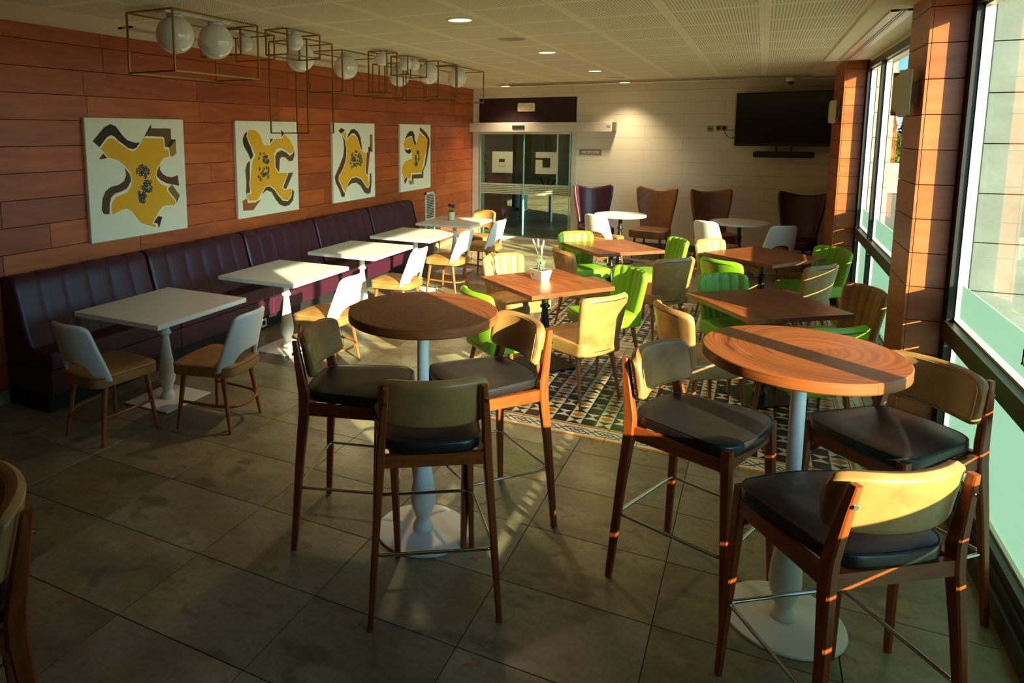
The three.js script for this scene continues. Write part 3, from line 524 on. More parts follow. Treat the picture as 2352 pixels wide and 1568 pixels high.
// ================================================================ FURNITURE
// ---- bar stools
function makeStool() {
  const t = thing('bar_stool', '', 'bar stool');
  for (const s of [-1, 1]) {
    part('leg', loft([{ p: [s * 0.257, 0, -0.255], w: 0.022, d: 0.028 }, { p: [s * 0.226, 0.45, -0.225], w: 0.03, d: 0.04 }, { p: [s * 0.212, 0.66, -0.205], w: 0.034, d: 0.05 }, { p: [s * 0.208, 0.74, -0.205], w: 0.034, d: 0.05 }, { p: [s * 0.196, 0.90, -0.235], w: 0.028, d: 0.036 }, { p: [s * 0.188, 0.985, -0.252], w: 0.022, d: 0.028 }]), M.stoolWood, t);
    part('leg', loft([{ p: [s * 0.228, 0, 0.238], w: 0.022, d: 0.024 }, { p: [s * 0.212, 0.45, 0.218], w: 0.032, d: 0.036 }, { p: [s * 0.202, 0.735, 0.205], w: 0.038, d: 0.044 }]), M.stoolWood, t);
    part('side_rail', box(s * 0.207 - 0.012, s * 0.207 + 0.012, 0.645, 0.70, -0.2, 0.2), M.stoolWood, t);
    part('gusset', loft([{ p: [s * 0.19, 0.60, 0.195], w: 0.02, d: 0.012 }, { p: [s * 0.165, 0.65, 0.17], w: 0.03, d: 0.03 }, { p: [s * 0.14, 0.695, 0.14], w: 0.05, d: 0.06 }]), M.stoolWood, t);
    const sc = part('screw', (() => { const g = new THREE.CylinderGeometry(0.0075, 0.0075, 0.006, 14); g.rotateX(Math.PI / 2); g.translate(s * 0.1945, 0.925, -0.262); return g; })(), M.chrome, t);
  }
  part('cross_rail', box(-0.2, 0.2, 0.645, 0.70, 0.188, 0.212), M.stoolWood, t);
  part('cross_rail', box(-0.2, 0.2, 0.65, 0.70, -0.222, -0.198), M.stoolWood, t);
  const prof = [[0.02, 0.70], [0.004, 0.704], [0, 0.716], [0, 0.738], [0.004, 0.746], [0.012, 0.751], [0.05, 0.756], [0.11, 0.758]]; prof.crown = 0.0;
  const outline = trapezoid(0.455, 0.395, 0.46, 0.085, 0.10, 0.016).map(([x, z]) => [x, z + 0.005]);
  const seat = part('seat', pad(outline, prof), M.black, t);
  part('seam', tube(outline.map(([x, z]) => V(x * 0.985, 0.7485, z * 0.985)), 0.0022, 120, 5, true), M.black, seat);
  // curved backrest
  const bend = (a, y) => { const ang = a / 0.34; return [0.34 * Math.sin(ang), y, -0.25 + 0.34 * (1 - Math.cos(ang)) - (y - 0.9) * 0.20 + 0.012]; };
  const half = (s) => Math.sqrt(Math.sqrt(Math.max(0, 1 - Math.abs(s) ** 5)));
  const bk = shell(36, 16, (s, v) => { const h = 0.099 * (0.30 + 0.70 * half(s)); return bend(s * 0.232, 0.908 + (2 * v - 1) * h); }, 0.046, { rim: 0.16 });
  const back = part('backrest', merge([bk.front, bk.back]), M.tan, t);
  const ring = (k, zoff) => { const pts = []; for (let i = 0; i < 64; i++) { const a = (i / 64) * Math.PI * 2, c = Math.cos(a), sn = Math.sin(a), X = Math.sign(c) * Math.abs(c) ** 0.42 * 0.216, Y = Math.sign(sn) * Math.abs(sn) ** 0.42 * 0.085; const p = bend(X, 0.908 + Y); pts.push(V(p[0], p[1], p[2] + zoff)); } return pts; };
  part('stitching', tube(ring(1, 0.0245), 0.0014, 160, 4, true), M.thread, back);
  // chrome foot ring
  const c = 0.03, y = 0.30, q = [[0.222, 0.212], [-0.222, 0.212], [-0.236, -0.235], [0.236, -0.235]], pts = [];
  q.forEach(([x, z], i) => { const a = q[(i + 3) % 4], b = q[(i + 1) % 4], d1 = Math.hypot(a[0] - x, a[1] - z), d2 = Math.hypot(b[0] - x, b[1] - z); pts.push(V(x + ((a[0] - x) * c) / d1, y, z + ((a[1] - z) * c) / d1), V(x, y, z), V(x + ((b[0] - x) * c) / d2, y, z + ((b[1] - z) * c) / d2)); });
  const path = new THREE.CurvePath(); for (let i = 0; i < 4; i++) { const a = pts[i * 3], b = pts[i * 3 + 1], d = pts[i * 3 + 2], n = pts[(i * 3 + 3) % 12]; path.add(new THREE.QuadraticBezierCurve3(a, b, d)); path.add(new THREE.LineCurve3(d, n)); }
  part('foot_ring', new THREE.TubeGeometry(path, 120, 0.0075, 8, true), M.chrome, t);
  return t;
}
{
  const spots = [
    ['bar stool on the dark side of the front round bar table, nearest the white tables', 1.20, 1.252, 0.962, -0.272],
    ['bar stool seen from behind, in front of the round bar table in the middle', 1.697, 1.509, -0.529, -0.849],
    ['bar stool with sunlit back leg at the middle round bar table, nearest the patterned tiles', 1.705, 0.881, -0.631, 0.776],
    ['bar stool with shaded brown back, facing the window across the round bar table beside it', 2.717, 0.973, 0.928, 0.371],
    ['bar stool squeezed between the window round bar table, the wood column and the glass', 3.42, 0.765, -0.70, 0.71],
    ['bar stool with sunlit tan back in the lower corner by the window', 3.175, 1.555, -0.585, -0.81],
    ['bar stool cut off by the picture edge, alone on the dark floor', 0.99, 3.11, -0.40, 0.92],
  ];
  const proto = makeStool();
  spots.forEach(([label, x, z, fx, fz], i) => {
    const o = i ? copyOf(proto, label, x, z, fx, fz) : proto;
    o.userData.label = label; o.userData.group = 'bar stools'; o.position.set(x, 0, z); o.rotation.set(0, Math.atan2(fx, fz), 0);
  });
}
// ---- white-backed chairs
function makeShellChair() {
  const t = thing('dining_chair', '', 'chair');
  const legs = [[0.212, 0.188, 0.17, 0.15], [-0.212, 0.188, -0.17, 0.15], [0.178, -0.192, 0.15, -0.13], [-0.178, -0.192, -0.15, -0.13]];
  for (const [x, z, u, w] of legs) part('leg', rod(V(x, 0, z), V(u, 0.40, w), 0.011, 0.0185, 14), M.legWood, t);
  const st = [V(0.195, 0.185, 0.172), V(0.186, 0.178, 0.02), V(0.166, 0.172, -0.13), V(0.115, 0.168, -0.205), V(0, 0.166, -0.228), V(-0.115, 0.168, -0.205), V(-0.166, 0.172, -0.13), V(-0.186, 0.178, 0.02), V(-0.195, 0.185, 0.172)];
  part('stretcher', tube(st, 0.0105, 60, 8), M.legWood, t);
  const prof = [[0.012, 0.372], [0.0, 0.38], [0, 0.435], [0.004, 0.445], [0.012, 0.450], [0.05, 0.456], [0.12, 0.460]], outline = trapezoid(0.455, 0.40, 0.44, 0.06, 0.09, 0.012);
  const seat = part('seat', pad(outline, prof), M.tan, t);
  part('seam', tube(outline.map(([x, z]) => V(x, 0.437, z)), 0.0028, 110, 5, true), M.tanDark, seat);
  const hw = (y) => lerp(0.232, 0.188, smooth(y, 0.40, 0.80)), top = (s) => 0.70 + 0.092 * Math.pow(Math.max(0, 1 - Math.abs(s) ** 5), 0.30), bot = (s) => (Math.abs(s) > 0.58 ? 0.405 : 0.405 + 0.125 * Math.pow(1 - (Math.abs(s) / 0.58) ** 3.2, 0.5));
  const mid = (s, v) => { const y = lerp(bot(s), top(s), v), a = (s * hw(y)) / 0.30; return [0.30 * Math.sin(a), y, -0.205 + 0.30 * (1 - Math.cos(a)) - (y - 0.42) * 0.25]; };
  const sh = shell(48, 22, mid, 0.034, { rim: 0.10 });
  const back = part('backrest', sh.front, M.tan, t); back.userData.label = 'tan leather inner face of the backrest';
  const outer = part('back_shell', sh.back, M.whiteHide, t); outer.userData.label = 'white leather outer face of the backrest';
  const rimPts = []; for (let i = 0; i <= 60; i++) { const s = -1 + (2 * i) / 60, p = mid(s * 0.93, 0.965); rimPts.push(V(p[0], p[1], p[2] - 0.0135)); }
  part('seam', tube(rimPts, 0.002, 80, 4), M.whiteHide, outer);
  return t;
}
{
  const spots = [
    ['white backed chair in front of the nearest white table, its back to the viewer', -0.845, 1.05, 0.05, -1],
    ['shaded white backed chair on the aisle side of the nearest white table', -0.311, 0.605, -0.99, 0.13],
    ['sunlit white backed chair at the second white table from the front', -0.31, -0.68, -1, 0.0],
    ['sunlit white backed chair at the third white table from the front', -0.40, -2.08, -1, 0.02],
    ['white backed chair, half in shade, at the fourth white table from the front', -0.45, -3.45, -1, -0.05],
    ['sunlit white backed chair at the white table with the flower pot, aisle side', -0.42, -4.52, -1, -0.1],
    ['white backed chair facing the viewer behind the white table with the flower pot', -0.78, -5.20, -0.1, 1],
    ['sunlit white backed chair at the round white table by the glass door', 0.90, -5.92, 0.3, -0.95],
    ['shaded white backed chair on the door side of the round white table under the television', 2.40, -5.80, 0.5, -0.87],
    ['shaded white backed chair on the window side of the round white table under the television', 3.06, -5.72, -0.5, -0.87],
  ];
  const proto = makeShellChair();
  spots.forEach(([label, x, z, fx, fz], i) => { const o = i ? copyOf(proto, label, x, z, fx, fz) : proto; o.userData.label = label; o.userData.group = 'white backed chairs'; o.position.set(x, 0, z); o.rotation.set(0, Math.atan2(fx, fz), 0); });
}
// ---- channel-tufted chairs, tan and green
function makeTuftedChair(mat, dark) {
  const t = thing('tufted_chair', '', 'chair');
  const legs = [[0.20, 0.20, 0.175, 0.165], [-0.20, 0.20, -0.175, 0.165], [0.195, -0.225, 0.165, -0.15], [-0.195, -0.225, -0.165, -0.15]];
  for (const [x, z, u, w] of legs) part('leg', rod(V(x, 0, z), V(u, 0.375, w), 0.0095, 0.019, 14), M.legWood, t);
  const prof = [[0.02, 0.36], [0.004, 0.366], [0, 0.378], [0, 0.452], [0.005, 0.463], [0.016, 0.469], [0.06, 0.474], [0.13, 0.478]];
  part('seat', pad(trapezoid(0.47, 0.41, 0.47, 0.05, 0.05, 0.01).map(([x, z]) => [x, z + 0.005]), prof), mat, t);
  const hw = (y) => lerp(0.20, 0.238, smooth(y, 0.38, 0.82)), top = (s) => 0.745 + 0.068 * Math.pow(Math.max(0, 1 - Math.abs(s) ** 6), 0.35);
  const mid = (s, v) => { const y = lerp(0.37, top(s), v), a = (s * hw(y)) / 0.36; return [0.36 * Math.sin(a), y, -0.215 + 0.36 * (1 - Math.cos(a)) - (y - 0.42) * 0.22]; };
  const n = 6, sh = shell(72, 18, mid, 0.058, { rim: 0.13, swell: (s, v) => { const c = Math.abs(Math.sin(((s + 1) / 2) * n * Math.PI)); return 0.016 * (Math.sqrt(c) - 1) * smooth(v, 0.1, 0.3); } });
  const back = part('backrest', merge([sh.front, sh.back]), mat, t);
  const loop = []; const N = 72; for (let i = 0; i < N; i++) { const a = (i / N) * Math.PI * 2, c = Math.cos(a), q = Math.sin(a), s = Math.sign(c) * Math.abs(c) ** 0.3 * 0.86, v = 0.5 + Math.sign(q) * Math.abs(q) ** 0.3 * 0.43, p = mid(s, v); loop.push(V(p[0], p[1], p[2] - 0.0295)); }
  part('piping', tube(loop, 0.0036, 150, 6, true), dark, back);
  return t;
}
{
  const tanSpots = [
    ['tan tufted chair facing the viewer behind the table with the lavender planter', 0.965, -1.81, 0.777, 0.63],
    ['sunlit tan chair seen from behind, pulled out from the table with the lavender planter', 1.755, -0.92, -0.846, -0.532],
    ['brown tufted chair in shade, just beyond the lavender planter', 1.39, -2.66, 0.77, -0.64],
    ['tan chair seen from behind at the brown table near the glass door', 2.06, -2.68, -0.72, -0.69],
    ['tan tufted chair with sunlit front behind the far brown table by the window', 2.64, -3.62, 0.809, 0.588],
    ['tan chair crossed by thin stripes of sun, at the far brown table by the window', 3.21, -2.86, -0.809, -0.588],
    ['tan chair behind the window bar table, its seat under the near brown table', 2.61, -0.82, 0.804, -0.595],
    ['tan tufted chair against the wood column, at the near brown table', 3.42, -1.73, -0.86, 0.5],
  ];
  const greenSpots = [
    ['bright green chair half hidden behind the middle round bar table', 1.24, -0.72, 0.63, -0.777],
    ['green tufted chair facing the round bar table, next to the pulled out tan chair', 1.79, -1.66, -0.70, 0.71],
    ['green tufted chair with sunlit front at the brown table near the glass door', 1.19, -3.52, 0.669, 0.743],
    ['green tufted chair turned sideways at the brown table near the glass door', 1.93, -3.56, -0.85, 0.5],
    ['yellowish green chair seen from behind at the far brown table by the window', 2.75, -2.80, 0.588, -0.809],
    ['green tufted chair close to the window frame at the far brown table', 3.39, -3.58, -0.75, 0.66],
    ['dark green tufted chair in shade behind the near brown table', 2.80, -1.70, 0.595, 0.804],
    ['bright green chair hidden behind the window bar table, only its top edge and legs showing', 3.20, -0.80, -0.595, -0.804],
  ];
  for (const [spots, mat, dark, group] of [[tanSpots, M.tan, M.piping, 'tan tufted chairs'], [greenSpots, M.green, M.piping, 'green tufted chairs']]) {
    const proto = makeTuftedChair(mat, dark); proto.userData.stem = 'tufted_chair';
    spots.forEach(([label, x, z, fx, fz], i) => { const o = i ? copyOf(proto, label, x, z, fx, fz) : proto; o.userData.label = label; o.userData.group = group; o.position.set(x, 0, z); o.rotation.set(0, Math.atan2(fx, fz), 0); });
  }
}
// ---- wing chairs along the end wall
function wingChair(mat, label, x, z, fx, fz, group) {
  const t = thing('wing_chair', label, 'chair', x, 0, z, fx, fz, group);
  const dark = std({ name: 'dark stained legs', color: '#3a2012', roughness: 0.45 });
  for (const [a, b, c, d] of [[0.22, 0.24, 0.19, 0.2], [-0.22, 0.24, -0.19, 0.2], [0.2, -0.28, 0.17, -0.2], [-0.2, -0.28, -0.17, -0.2]]) part('leg', rod(V(a, 0, b), V(c, 0.33, d), 0.010, 0.02, 12), dark, t);
  part('seat', pad(trapezoid(0.56, 0.48, 0.54, 0.05, 0.06, 0.012), [[0.02, 0.31], [0, 0.325], [0, 0.415], [0.006, 0.428], [0.02, 0.436], [0.08, 0.445]]), mat, t);
  const hw = (y) => lerp(0.245, 0.365, smooth(y, 0.36, 1.08)), top = (s) => 0.985 + (0.045 + 0.05 * s * s) * Math.pow(Math.max(0, 1 - Math.abs(s) ** 9), 0.4) + 0.03 * s * s;
  const mid = (s, v) => { const y = lerp(0.34, top(s), v), a = (s * hw(y)) / 0.42; return [0.42 * Math.sin(a), y, -0.25 + 0.42 * (1 - Math.cos(a)) - (y - 0.42) * 0.16]; };
  const sh = shell(44, 22, mid, 0.05, { rim: 0.10 });
  const back = part('backrest', merge([sh.front, sh.back]), mat, t);
  part('seam', tube([0.06, 0.25, 0.5, 0.75, 0.95].map((v) => { const p = mid(0, v); return V(p[0], p[1], p[2] + 0.0255); }), 0.002, 30, 4), M.piping, back);
}
wingChair(M.purple, 'aubergine wing chair beside the glass door', 0.50, -7.12, 0.35, 0.94, 'aubergine wing chairs');
wingChair(M.tanDark, 'brown wing chair behind the round table by the glass door', 1.40, -7.08, -0.15, 0.99, 'brown wing chairs');
wingChair(M.tanDark, 'brown wing chair behind the round table under the television', 2.33, -7.02, 0.45, 0.89, 'brown wing chairs');
wingChair(M.purple, 'dark aubergine wing chair in the corner below the television', 3.36, -6.95, -0.35, 0.94, 'aubergine wing chairs');

// ---- tables
const BALUSTER = [[0.047, 0.0], [0.05, 0.012], [0.048, 0.03], [0.038, 0.045], [0.032, 0.062], [0.034, 0.072], [0.041, 0.078], [0.036, 0.086], [0.04, 0.1], [0.054, 0.13], [0.06, 0.165], [0.058, 0.21], [0.048, 0.28], [0.037, 0.36], [0.029, 0.43], [0.025, 0.478], [0.03, 0.484], [0.042, 0.492], [0.043, 0.502], [0.036, 0.512], [0.029, 0.522], [0.028, 0.67]];
function squareTable(name, label, x, z, w, d, ang, topMat, legMat, group, h = 0.71) {
  const t = thing(name, label, 'table', x, 0, z, Math.sin(ang), Math.cos(ang), group);
  part('table_top', rbox(-w / 2, w / 2, h - 0.034, h, -d / 2, d / 2, 0.003, 1), topMat, t);
  part('mounting_plate', box(-0.12, 0.12, h - 0.042, h - 0.034, -0.12, 0.12), legMat, t);
  const g = lathe(BALUSTER.map(([r, y]) => [r, 0.012 + y * ((h - 0.054) / 0.67)])); part('pedestal', g, legMat, t);
  part('base_plate', rbox(-0.21, 0.21, 0.001, 0.013, -0.21, 0.21, 0.004, 1), legMat, t);
  return t;
}
[[-0.92, 0.50, 'white square table nearest the viewer, in shade by the bench'], [-0.87, -0.845, 'second white square table along the bench, crossed by a patch of sun'], [-0.88, -2.16, 'third white square table along the bench, mostly in sun'], [-0.86, -3.38, 'fourth white square table along the bench'], [-0.90, -4.66, 'white square table with the flower pot, last along the bench']]
  .forEach(([x, z, label]) => squareTable('square_table', label, x, z, 0.80, 0.84, 0, M.whiteTop, M.white, 'white tables along the bench'));
[[1.335, -1.455, 39, 'brown square table with the lavender planter on it'], [1.475, -3.485, 47, 'brown square table near the glass door'], [2.955, -3.605, 37, 'far brown square table by the window'], [2.97, -1.465, 53.5, 'near brown square table behind the window bar table']]
  .forEach(([x, z, a, label]) => squareTable('square_table', label, x, z, 0.79, 0.79, -THREE.MathUtils.degToRad(a), M.tableWood, M.blackMetal, 'brown tables on the patterned tiles'));
function barTable(label, x, z, turn) {
  const t = thing('bar_table', label, 'bar table', x, 0, z, Math.sin(turn), Math.cos(turn), 'round bar tables'), h = 1.114;
  const g = lathe([[0, h - 0.044], [0.344, h - 0.044], [0.35, h - 0.038], [0.35, h - 0.004], [0.3465, h], [0, h]], 96); const p = g.attributes.position, n = g.attributes.normal, uv = g.attributes.uv;
  for (let i = 0; i < p.count; i++) { const a = Math.atan2(p.getZ(i), p.getX(i)); if (Math.abs(n.getY(i)) > 0.7) uv.setXY(i, p.getX(i) + 0.36, p.getZ(i) + 0.30); else uv.setXY(i, a * 0.35, p.getY(i)); }
  part('table_top', toCreasedNormals(g, 0.5), M.tableWood, t);
  part('mounting_plate', lathe([[0, h - 0.054], [0.11, h - 0.054], [0.11, h - 0.044], [0, h - 0.044]], 32), M.white, t);
  part('pedestal', lathe([[0.045, 0.012], [0.05, 0.02], [0.05, 0.032], [0.043, 0.045], [0.033, 0.06], [0.034, 0.074], [0.042, 0.084], [0.039, 0.092], [0.045, 0.105], [0.056, 0.135], [0.06, 0.17], [0.057, 0.22], [0.047, 0.29], [0.036, 0.36], [0.029, 0.42], [0.0275, 0.45], [0.0275, h - 0.05]], 32), M.white, t);
  part('base_plate', toCreasedNormals(lathe([[0, 0.001], [0.222, 0.001], [0.225, 0.004], [0.223, 0.012], [0.21, 0.015], [0, 0.016]], 64), 0.5), M.white, t);
}
barTable('round brown bar table in the middle, half in shade', 1.50, 1.165, 0.5);
barTable('round brown bar table by the window, crossed by a shadow bar', 3.066, 1.078, 2.2);
for (const [x, z, label] of [[1.04, -6.40, 'round white lounge table by the glass door'], [2.66, -6.22, 'round white lounge table under the television']]) {
  const t = thing('lounge_table', label, 'table', x, 0, z, 0, 1, 'round white lounge tables'), h = 0.72;
  part('table_top', toCreasedNormals(lathe([[0, h - 0.03], [0.372, h - 0.03], [0.376, h - 0.026], [0.376, h - 0.003], [0.373, h], [0, h]], 72), 0.5), M.whiteTop, t);
  part('pedestal', lathe(BALUSTER.map(([r, y]) => [r, 0.012 + y])), M.blackMetal, t);
  part('base_plate', lathe([[0, 0.001], [0.21, 0.001], [0.213, 0.008], [0.205, 0.014], [0, 0.014]], 48), M.blackMetal, t);
}
// ---- upholstered bench along the wood wall, five sections
{
  const cuts = [1.06, -0.12, -1.335, -2.56, -3.80, -5.05], names = ['section of the aubergine bench nearest the viewer, in deep shade', 'second section of the aubergine bench, behind the gap of the first two tables', 'third section of the aubergine bench, its front lit by the sun', 'fourth section of the aubergine bench', 'last section of the aubergine bench, next to the wall grille'];
  const prof = [[-1.62, 0.425], [-1.655, 0.50], [-1.69, 0.62], [-1.722, 0.74], [-1.745, 0.83], [-1.758, 0.875], [-1.775, 0.905], [-1.80, 0.925], [-1.83, 0.932], [-1.87, 0.93], [-1.893, 0.922]];
  for (let k = 0; k < 5; k++) {
    const z1 = cuts[k], z0 = cuts[k + 1], t = thing('bench', names[k], 'bench', 0, 0, 0, 0, 1, 'sections of the aubergine bench');
    const n = 6, seg = 10, pos = [], uv = [], idx = [], rows = prof.length, cols = n * seg;
    for (let i = 0; i <= cols; i++) { const c = i / seg, ph = Math.abs(Math.sin(c * Math.PI)), dip = -0.011 * (1 - ph ** 0.35) - (i === 0 || i === cols ? 0.016 : 0), z = lerp(z1 - 0.0015, z0 + 0.0015, i / cols); for (let j = 0; j < rows; j++) { const a = prof[Math.max(0, j - 1)], b = prof[Math.min(rows - 1, j + 1)]; let nx = b[1] - a[1], ny = a[0] - b[0]; const l = Math.hypot(nx, ny); pos.push(prof[j][0] + (nx / l) * dip, prof[j][1] + (ny / l) * dip, z); uv.push(z, j * 0.07); } }
    for (let i = 0; i < cols; i++) for (let j = 0; j + 1 < rows; j++) { const a = i * rows + j, b = a + rows; idx.push(a, b, a + 1, b, b + 1, a + 1); }
    const side = new THREE.Shape([...prof, [-1.893, 0.425]].map(([x, y]) => new THREE.Vector2(x, y)));
    const g = new THREE.BufferGeometry(); g.setAttribute('position', new THREE.Float32BufferAttribute(pos, 3)); g.setAttribute('uv', new THREE.Float32BufferAttribute(uv, 2)); g.setIndex(idx); g.computeVertexNormals(); if (g.attributes.normal.getX(rows * 5 + 3) < 0) { const q = g.index.array; for (let i = 0; i < q.length; i += 3) { const w = q[i]; q[i] = q[i + 1]; q[i + 1] = w; } g.computeVertexNormals(); }
    const ends = [z1 - 0.0015, z0 + 0.0015].map((z, e) => { const s = new THREE.ShapeGeometry(side); s.translate(0, 0, z); return s; });
    const back = part('backrest', merge([g, ...ends]), M.purple, t);
    for (let c = 1; c < n; c++) { const z = lerp(z1, z0, c / n); part('seam', tube(prof.slice(0, 9).map(([x, y], j) => { const a = prof[Math.max(0, j - 1)], b = prof[Math.min(rows - 1, j + 1)]; let nx = b[1] - a[1], ny = a[0] - b[0]; const l = Math.hypot(nx, ny); return V(x - (nx / l) * 0.0095, y - (ny / l) * 0.0095, z); }), 0.0022, 24, 4), M.purple, back); }
    part('seat', rbox(-1.89, -1.405, 0.30, 0.432, z0 + 0.002, z1 - 0.002, 0.018, 3), M.purple, t);
    part('front_panel', rbox(-1.89, -1.412, 0.135, 0.302, z0 + 0.002, z1 - 0.002, 0.006, 2), M.purple, t);
    part('plinth', box(-1.89, -1.455, 0.001, 0.137, z0, z1), M.rubber, t);
  }
  const s = thing('power_socket', 'white power socket on the black plinth of the bench', 'socket', -1.455, 0.065, -1.22, 1, 0);
  part('plate', rbox(-0.042, 0.042, -0.042, 0.042, 0, 0.009, 0.004), M.white, s);
  const well = lathe([[0, 0.0096], [0.02, 0.0096], [0.024, 0.0092]], 24); well.rotateX(Math.PI / 2); part('outlet', well, M.rubber, s);
}

// ---- paintings: print on stretched canvas
{
  const words = ['abstract painting nearest the viewer, ochre shape with two dark berry clusters', 'second abstract painting, ochre shape with one berry cluster and three loose berries', 'third abstract painting along the wall, ochre shape between two brown curves', 'abstract painting nearest the door, ochre shape with a long brown band'];
  const zc = [-0.178, -1.885, -3.617, -5.372];
  ART.forEach((a, k) => {
    const map = canvasTex(768, 768, (g, w, h) => {
      const s = w / 1000, path = (p) => { g.beginPath(); for (let i = 0; i < p.length; i += 2) (i ? g.lineTo(p[i] * s, p[i + 1] * s) : g.moveTo(p[i] * s, p[i + 1] * s)); g.closePath(); };
      g.fillStyle = '#dcd8c2'; g.fillRect(0, 0, w, h); g.lineJoin = 'round';
      for (const [c, p] of a.d) { g.fillStyle = c; g.strokeStyle = c; g.lineWidth = 3 * s; path(p); g.fill(); g.stroke(); }
      path(a.y); g.strokeStyle = '#e6e0c8'; g.lineWidth = 26 * s; g.stroke(); g.fillStyle = '#d99f12'; g.fill(); g.strokeStyle = '#d99f12'; g.lineWidth = 4 * s; g.stroke();
      const r = rng(100 + k);
      for (const [x, y, rx, ry] of a.g) { const n = rx < 6 ? 1 : 26; for (let i = 0; i < n; i++) { const q = n === 1 ? 0 : Math.sqrt(r()) , t = r() * 6.283, X = (x + rx * q * Math.cos(t)) * s, Y = (y + ry * q * Math.sin(t)) * s, R = 14 * s; g.fillStyle = '#14181c'; g.beginPath(); g.arc(X, Y, R, 0, 7); g.fill(); g.fillStyle = ['#8ea2ac', '#5b8aa6', '#c4ccc8'][Math.floor(r() * 3)]; g.beginPath(); g.arc(X, Y, R * 0.42, 0, 7); g.fill(); } }
    });
    const t = thing('painting', words[k], 'painting', XL, 1.557, zc[k], 1, 0, 'abstract paintings on the wood wall');
    part('canvas', rbox(-0.51, 0.51, -0.50, 0.50, 0.002, 0.036, 0.004), std({ name: 'primed canvas', color: C(206, 196, 178), roughness: 0.9 }), t);
    const f = new THREE.PlaneGeometry(1.012, 0.992); f.translate(0, 0, 0.0368); part('picture', f, std({ name: 'painted canvas', map, roughness: 0.75, bumpMap: T.plaster, bumpScale: 0.0003 }), t);
  });
}
// ---- brass cages with opal globes under the ceiling
{
  const cages = [
    ['largest brass cage lamp with two big opal globes, nearest the viewer', -0.81, -0.41, -0.01, 0.78, 2.32, [[-0.61, 0.57, 0.122], [-0.61, 0.20, 0.122]]],
    ['small flat brass cage lamp behind the two big globes', -1.01, -0.62, -0.46, -0.07, 2.513, [[-0.80, -0.33, 0.066]]],
    ['small brass cage lamp overlapping the tall one, with a small globe', -0.49, -0.29, -0.61, -0.20, 2.513, [[-0.39, -0.42, 0.067]]],
    ['tall narrow brass cage lamp hanging lowest, with one big globe', -0.90, -0.51, -1.11, -0.74, 1.933, [[-0.70, -0.91, 0.122]]],
    ['brass cage lamp with one big globe between the tall cage and the slim one', -1.04, -0.66, -2.30, -1.50, 2.318, [[-0.85, -1.86, 0.12]]],
    ['slim upright brass cage lamp with a small globe', -0.52, -0.32, -1.94, -1.74, 2.32, [[-0.42, -1.82, 0.066]]],
    ['low brass cage lamp with a pair of small globes', -0.53, -0.34, -2.63, -2.20, 2.513, [[-0.43, -2.32, 0.066], [-0.43, -2.52, 0.06]]],
    ['brass cage lamp with a big globe, next to last before the glass door', -0.67, -0.28, -3.30, -2.79, 2.318, [[-0.475, -2.96, 0.116]]],
    ['brass cage lamp with a big globe, set back behind the pair of small globes', -1.10, -0.71, -3.33, -2.80, 2.318, [[-0.90, -3.06, 0.12]]],
    ['brass cage lamp with a big globe, last before the glass door', -0.75, -0.34, -4.28, -3.40, 2.31, [[-0.455, -3.70, 0.114]]],
  ];
  const b = 0.005;
  for (const [label, x0, x1, z0, z1, y0, globes] of cages) {
    const cx = (x0 + x1) / 2, cz = (z0 + z1) / 2, t = thing('cage_lamp', label, 'lamp', cx, 2.70, cz, 0, 1, 'brass cage lamps'), X = (x1 - x0) / 2, Z = (z1 - z0) / 2, D = y0 - 2.70;
    for (const sx of [-1, 1]) for (const sz of [-1, 1]) part('upright', box(sx * X - b, sx * X + b, D, 0.0, sz * Z - b, sz * Z + b), M.brass, t);
    for (const y of [D, -0.002]) { for (const s of [-1, 1]) { part('bar', box(-X, X, y - b, y + b, s * Z - b, s * Z + b), M.brass, t); part('bar', box(s * X - b, s * X + b, y - b, y + b, -Z, Z), M.brass, t); } }
    part('ceiling_plate', box(-0.035, 0.035, 0.004, 0.02, -Math.min(Z * 0.8, 0.3), Math.min(Z * 0.8, 0.3)), M.white, t);
    for (const [gx, gz, r] of globes) {
      const s = new THREE.SphereGeometry(r, 40, 28); s.translate(gx - cx, -r - 0.004, gz - cz); const gl = part('globe', s, M.opal, t);
      part('holder', lathe([[0, 0.006], [r * 0.42, 0.006], [r * 0.44, -0.004], [r * 0.42, -0.016], [0, -0.016]], 24).translate(gx - cx, 0, gz - cz), M.white, gl);
    }
  }
}
